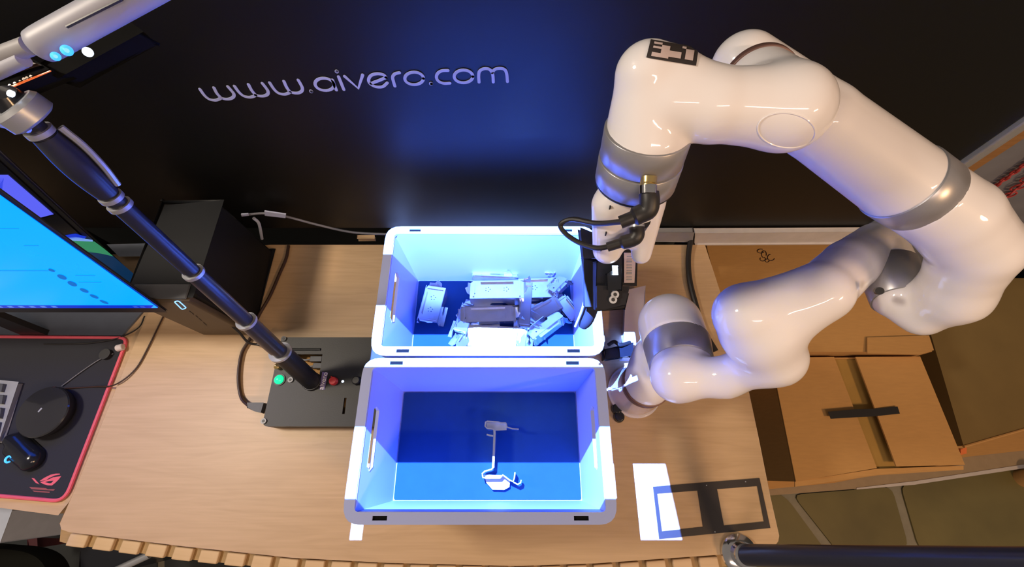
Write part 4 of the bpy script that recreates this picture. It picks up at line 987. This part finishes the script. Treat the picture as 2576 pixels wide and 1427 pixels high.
tag(link('wooden_clip', MB().prism([P(903, 606, ZT + 0.0005), P(945, 606, ZT + 0.0005), P(945, 598, ZT + 0.0005), P(903, 598, ZT + 0.0005)], (0, 0, 0.012)), 'wood', bevel=0.001), 'small wooden block at the rear worktop edge left of the crate', 'block')
tag(link('pole_cable', MB().tube(cat([P(560, 800, 0.83), P(600, 835, 0.80), P(625, 862, 0.775), P(655, 868, 0.765), P(690, 872, 0.79)], 8), 0.0026, 8), 'cable'), 'black cable drooping beneath the telescopic pole', 'cable')

# ================================================================== RIGHT SIDE
# black strap along the worktop's right edge
tag(link('edge_strap', MB().tube(cat([P(1743, 580, 0.765), P(1732, 640, 0.757), P(1734, 700, 0.757), P(1748, 760, 0.757), P(1770, 830, 0.757), P(1800, 884, 0.757)], 6), 0.0065, 10), 'cable'), 'thick black cable along the right rear edge of the worktop', 'cable')
# open carton behind the robot
oc = root('open_carton', tuple(P(2050, 750, 0.0)), 'large brown carton behind the robot arm with raised flap', 'carton')
zt = 0.50
c = [P(1775, 600, zt), P(2240, 600, zt), P(2345, 885, zt), P(1815, 886, zt)]
yb = WY + 0.12
c[0].y = min(c[0].y, yb); c[1].y = min(c[1].y, yb)
link('top_panel', MB().prism(c, (0, 0, -0.004)), 'card', oc)
for i, j in ((0, 1), (1, 2), (2, 3), (3, 0)):
    link('side_panel', MB().prism([c[i] - UP * 0.004, c[j] - UP * 0.004, V((c[j].x, c[j].y, 0.008)), V((c[i].x, c[i].y, 0.008))], (V((sum(q.x for q in c) / 4, sum(q.y for q in c) / 4, 0)) - V(((c[i].x + c[j].x) / 2, (c[i].y + c[j].y) / 2, 0))).normalized() * 0.004), 'card', oc)
link('flap', MB().prism([P(1762, 604, zt + 0.02), P(1772, 604, zt + 0.03), P(1806, 732, zt + 0.025), P(1830, 884, zt + 0.004), P(1800, 884, zt + 0.004), P(1752, 690, zt + 0.02)], (0, 0, 0.003)), 'card', oc, label='narrow side flap')
link('flap', MB().prism([P(2180, 850, zt + 0.003), P(2335, 845, zt + 0.003), P(2347, 882, zt + 0.01), P(2312, 893, zt + 0.01), P(2180, 890, zt + 0.006)], (0, 0, 0.003)), 'card', oc)
random.seed(2)
mb = MB()
for (a, b, rx, ry, q0, q1) in ((1914, 632, 9, 5, 20, 300), (1922, 640, 6, 9, 100, 380), (1919, 652, 7, 5, -60, 220), (1930, 656, 5, 4, 0, 300), (1940, 648, 9, 8, 20, 260)):
    pts = [P(a + rx * math.cos(math.radians(q)), b + ry * math.sin(math.radians(q)), zt + 0.001) for q in np.linspace(q0, q1, 14)]
    mb.tube(pts, 0.0011, 5)
link('printed_stamp', mb, 'cable_brown', oc, label='small dark printed scribble')
# closed carton with gap and tape
def quad_carton(name, zt, q, zb_, label):
    r = root(name, tuple(P(*q[0], zt) * 0.5 + P(*q[2], zt) * 0.5 - UP * (zt - zb_)), label, 'carton')
    c = [P(a, b, zt) for a, b in q]
    cen = sum(c, V((0, 0, 0))) / 4
    for i in range(4):
        a, b = c[i], c[(i + 1) % 4]; m = (cen - (a + b) / 2); m.z = 0
        link('side_panel', MB().prism([a - UP * 0.003, b - UP * 0.003, V((b.x, b.y, zb_)), V((a.x, a.y, zb_))], m.normalized() * 0.004), 'card', r)
    return r
ct, q_ = 0.465, [(1938, 900), (2312, 898), (2424, 1170), (2000, 1212)]
tp = quad_carton('taped_carton', ct, q_, 0.06, 'brown carton with black tape bridging its two top flaps')
link('top_flap', MB().prism([P(1938, 901, ct), P(2096, 899, ct), P(2203, 1178, ct), P(2000, 1212, ct)], (0, 0, 0.004)), 'card', tp)
link('top_flap', MB().prism([P(2150, 899, ct + 0.012), P(2312, 898, ct), P(2424, 1170, ct), P(2252, 1174, ct + 0.012)], (0, 0, 0.004)), 'card', tp)
link('inner_flap', MB().prism([P(1945, 905, ct - 0.012), P(2308, 902, ct - 0.012), P(2420, 1165, ct - 0.012), P(2000, 1205, ct - 0.012)], (0, 0, 0.003)), 'card_in', tp)
link('tape', MB().prism([P(2083, 1036, ct + 0.018), P(2150, 1030, ct + 0.018), P(2190, 1029, ct + 0.018), P(2258, 1023, ct + 0.018), P(2264, 1041, ct + 0.018), P(2198, 1048, ct + 0.018), P(2156, 1050, ct + 0.018), P(2090, 1054, ct + 0.018)], (0, 0, -0.0008)), 'tape', tp, smooth=False, label='strip of black tape')
link('folded_edge', MB().prism([P(2000, 1212, ct), P(2203, 1180, ct), P(2424, 1172, ct), P(2424, 1182, ct - 0.01), P(2210, 1196, ct - 0.01), P(2000, 1225, ct - 0.01)], (0, 0, -0.003)), 'card', tp)
# flattened cardboard under it
fb = root('flattened_cardboard', tuple(P(2200, 1200, 0.03)), 'flattened cardboard sheets on the floor under the taped carton', 'cardboard')
link('sheet', MB().prism([P(1880, 1180, 0.035), P(2700, 1040, 0.035), P(2720, 1140, 0.035), P(2576, 1172, 0.035), P(2220, 1225, 0.035), P(1925, 1248, 0.035)], (0, 0, -0.010)), mat('pale_card', (0.36, 0.27, 0.17), 0.9), fb)
link('sheet', MB().prism([P(1880, 1160, 0.05), P(2700, 1020, 0.05), P(2700, 1120, 0.05), P(2430, 1150, 0.05), P(2100, 1215, 0.05), P(1925, 1232, 0.05)], (0, 0, -0.010)), 'card', fb)
link('white_edge', MB().prism([P(2155, 1228, 0.037), P(2300, 1211, 0.037), P(2700, 1150, 0.037), P(2700, 1160, 0.037), P(2300, 1220, 0.037), P(2155, 1232, 0.037)], (0, 0, -0.012)), 'skirting', fb, label='pale foam edge')
# large olive-brown carton to the right
lc = root('large_carton', tuple(P(2500, 950, 0.06)), 'large olive-brown carton at the right edge behind the taped carton', 'carton')
lz = 0.30
lq = [P(2300, 700, lz), P(2900, 700, lz), P(2900, 985, lz), P(2424, 1122, lz)]
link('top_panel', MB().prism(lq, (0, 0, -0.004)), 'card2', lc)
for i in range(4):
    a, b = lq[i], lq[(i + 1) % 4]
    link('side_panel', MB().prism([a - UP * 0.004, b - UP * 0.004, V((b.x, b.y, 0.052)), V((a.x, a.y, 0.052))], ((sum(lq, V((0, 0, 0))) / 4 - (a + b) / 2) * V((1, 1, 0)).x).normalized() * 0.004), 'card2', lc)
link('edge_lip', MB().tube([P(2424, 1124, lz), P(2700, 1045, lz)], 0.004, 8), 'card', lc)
tag(link('orange_clip', MB().prism([P(2415, 1130, 0.33), P(2430, 1128, 0.33), P(2430, 1140, 0.33), P(2417, 1143, 0.33)], (0, 0, -0.03)), 'orange', bevel=0.002), 'tiny orange clip beside the taped carton corner', 'clip')
tag(link('bollard_cap', MB().tube([P(2566, 1203, 0.0) + UP * z for z in (0, 0.10, 0.115)], [0.03, 0.03, 0.02], 24), 'card', bevel=0.002), 'round pale post cap on the floor at the right edge', 'post')
# front right stand: chrome foot and black pole
fs = root('front_stand', tuple(P(1857, 1392, ZT)), 'black pole with chrome foot at the bottom right corner', 'stand')
fp = P(1857, 1392, ZT + 0.001)
link('foot', MB().tube([fp, fp + UP * 0.008, fp + UP * 0.014], [0.033, 0.033, 0.022], 40), 'chrome', fs)
link('socket', MB().tube([fp + UP * 0.014, fp + UP * 0.030], [0.021, 0.0195], 32), 'chrome', fs)
for a in range(3):
    link('screw', MB().disc(fp + V((0.027 * math.cos(a * 2.1 + 2.4), 0.027 * math.sin(a * 2.1 + 2.4), 0.008)), UP, 0.003, 0.004, 12), 'black', fs)
fe = T(2720, 1412, 0.47)
link('pole', MB().tube([fp + UP * 0.020, fe], [0.0175, 0.0135], 32), 'pole', fs)

# ================================================================== BOTTOM LEFT, BELOW THE DESKS
ch = root('office_chair', tuple(P(20, 1420, 0.0)), 'black office chair seat in the bottom left corner', 'chair')
link('seat', MB().prism(rounded([P(-160, 1368, 0.45), P(82, 1388, 0.45), P(126, 1440, 0.45), P(130, 1700, 0.45), P(-160, 1700, 0.45)], [0.02, 0.06, 0.05, 0.02, 0.02]), (0, 0, -0.06)), mat('chair_fabric', (0.008, 0.008, 0.006), 0.95, spec=0.1), ch, bevel=0.015, seg=3)
link('post', MB().disc(P(20, 1420, 0.0) + V((0, -0.10, 0)), UP, 0.03, 0.40, 20), 'black', ch)
tag(link('white_cabinet', MB().prism([P(-200, 1262, 0.60), P(28, 1282, 0.60), P(-4, 1368, 0.60), P(-200, 1368, 0.60)], (0, 0, -0.592)), 'paper', bevel=0.003), 'pale blue cabinet top beneath the side desk', 'cabinet')
tag(link('floor_bag', MB().prism(rounded([P(88, 1332, 0.25), P(160, 1334, 0.25), P(158, 1356, 0.25), P(92, 1352, 0.25)], 0.02), (0, 0, -0.243)), 'black', bevel=0.01), 'black bag on the floor under the worktop corner', 'bag')
tag(link('red_box', MB().prism([P(70, 1345, 0.18), P(90, 1345, 0.18), P(92, 1380, 0.18), P(72, 1380, 0.18)], (0, 0, -0.173)), mat('dull_red', (0.12, 0.03, 0.035), 0.6), bevel=0.003), 'dull red narrow box on the floor by the chair', 'box')
gb = root('glass_box', tuple(P(320, 1400, 0.0)), 'dark glass-topped box with bright metal edge below the worktop', 'box')
link('body', MB().prism([P(205, 1372, 0.40), P(382, 1378, 0.40), P(376, 1398, 0.40), P(300, 1440, 0.40), P(200, 1440, 0.40)], (0, 0, -0.393)), 'black_gloss', gb, bevel=0.003)
link('metal_edge', MB().tube([P(376, 1396, 0.402), P(290, 1436, 0.402)], 0.009, 12), 'silver', gb, label='bright metal edge')

for o in SC.objects:
    if '_org' in o: del o['_org']
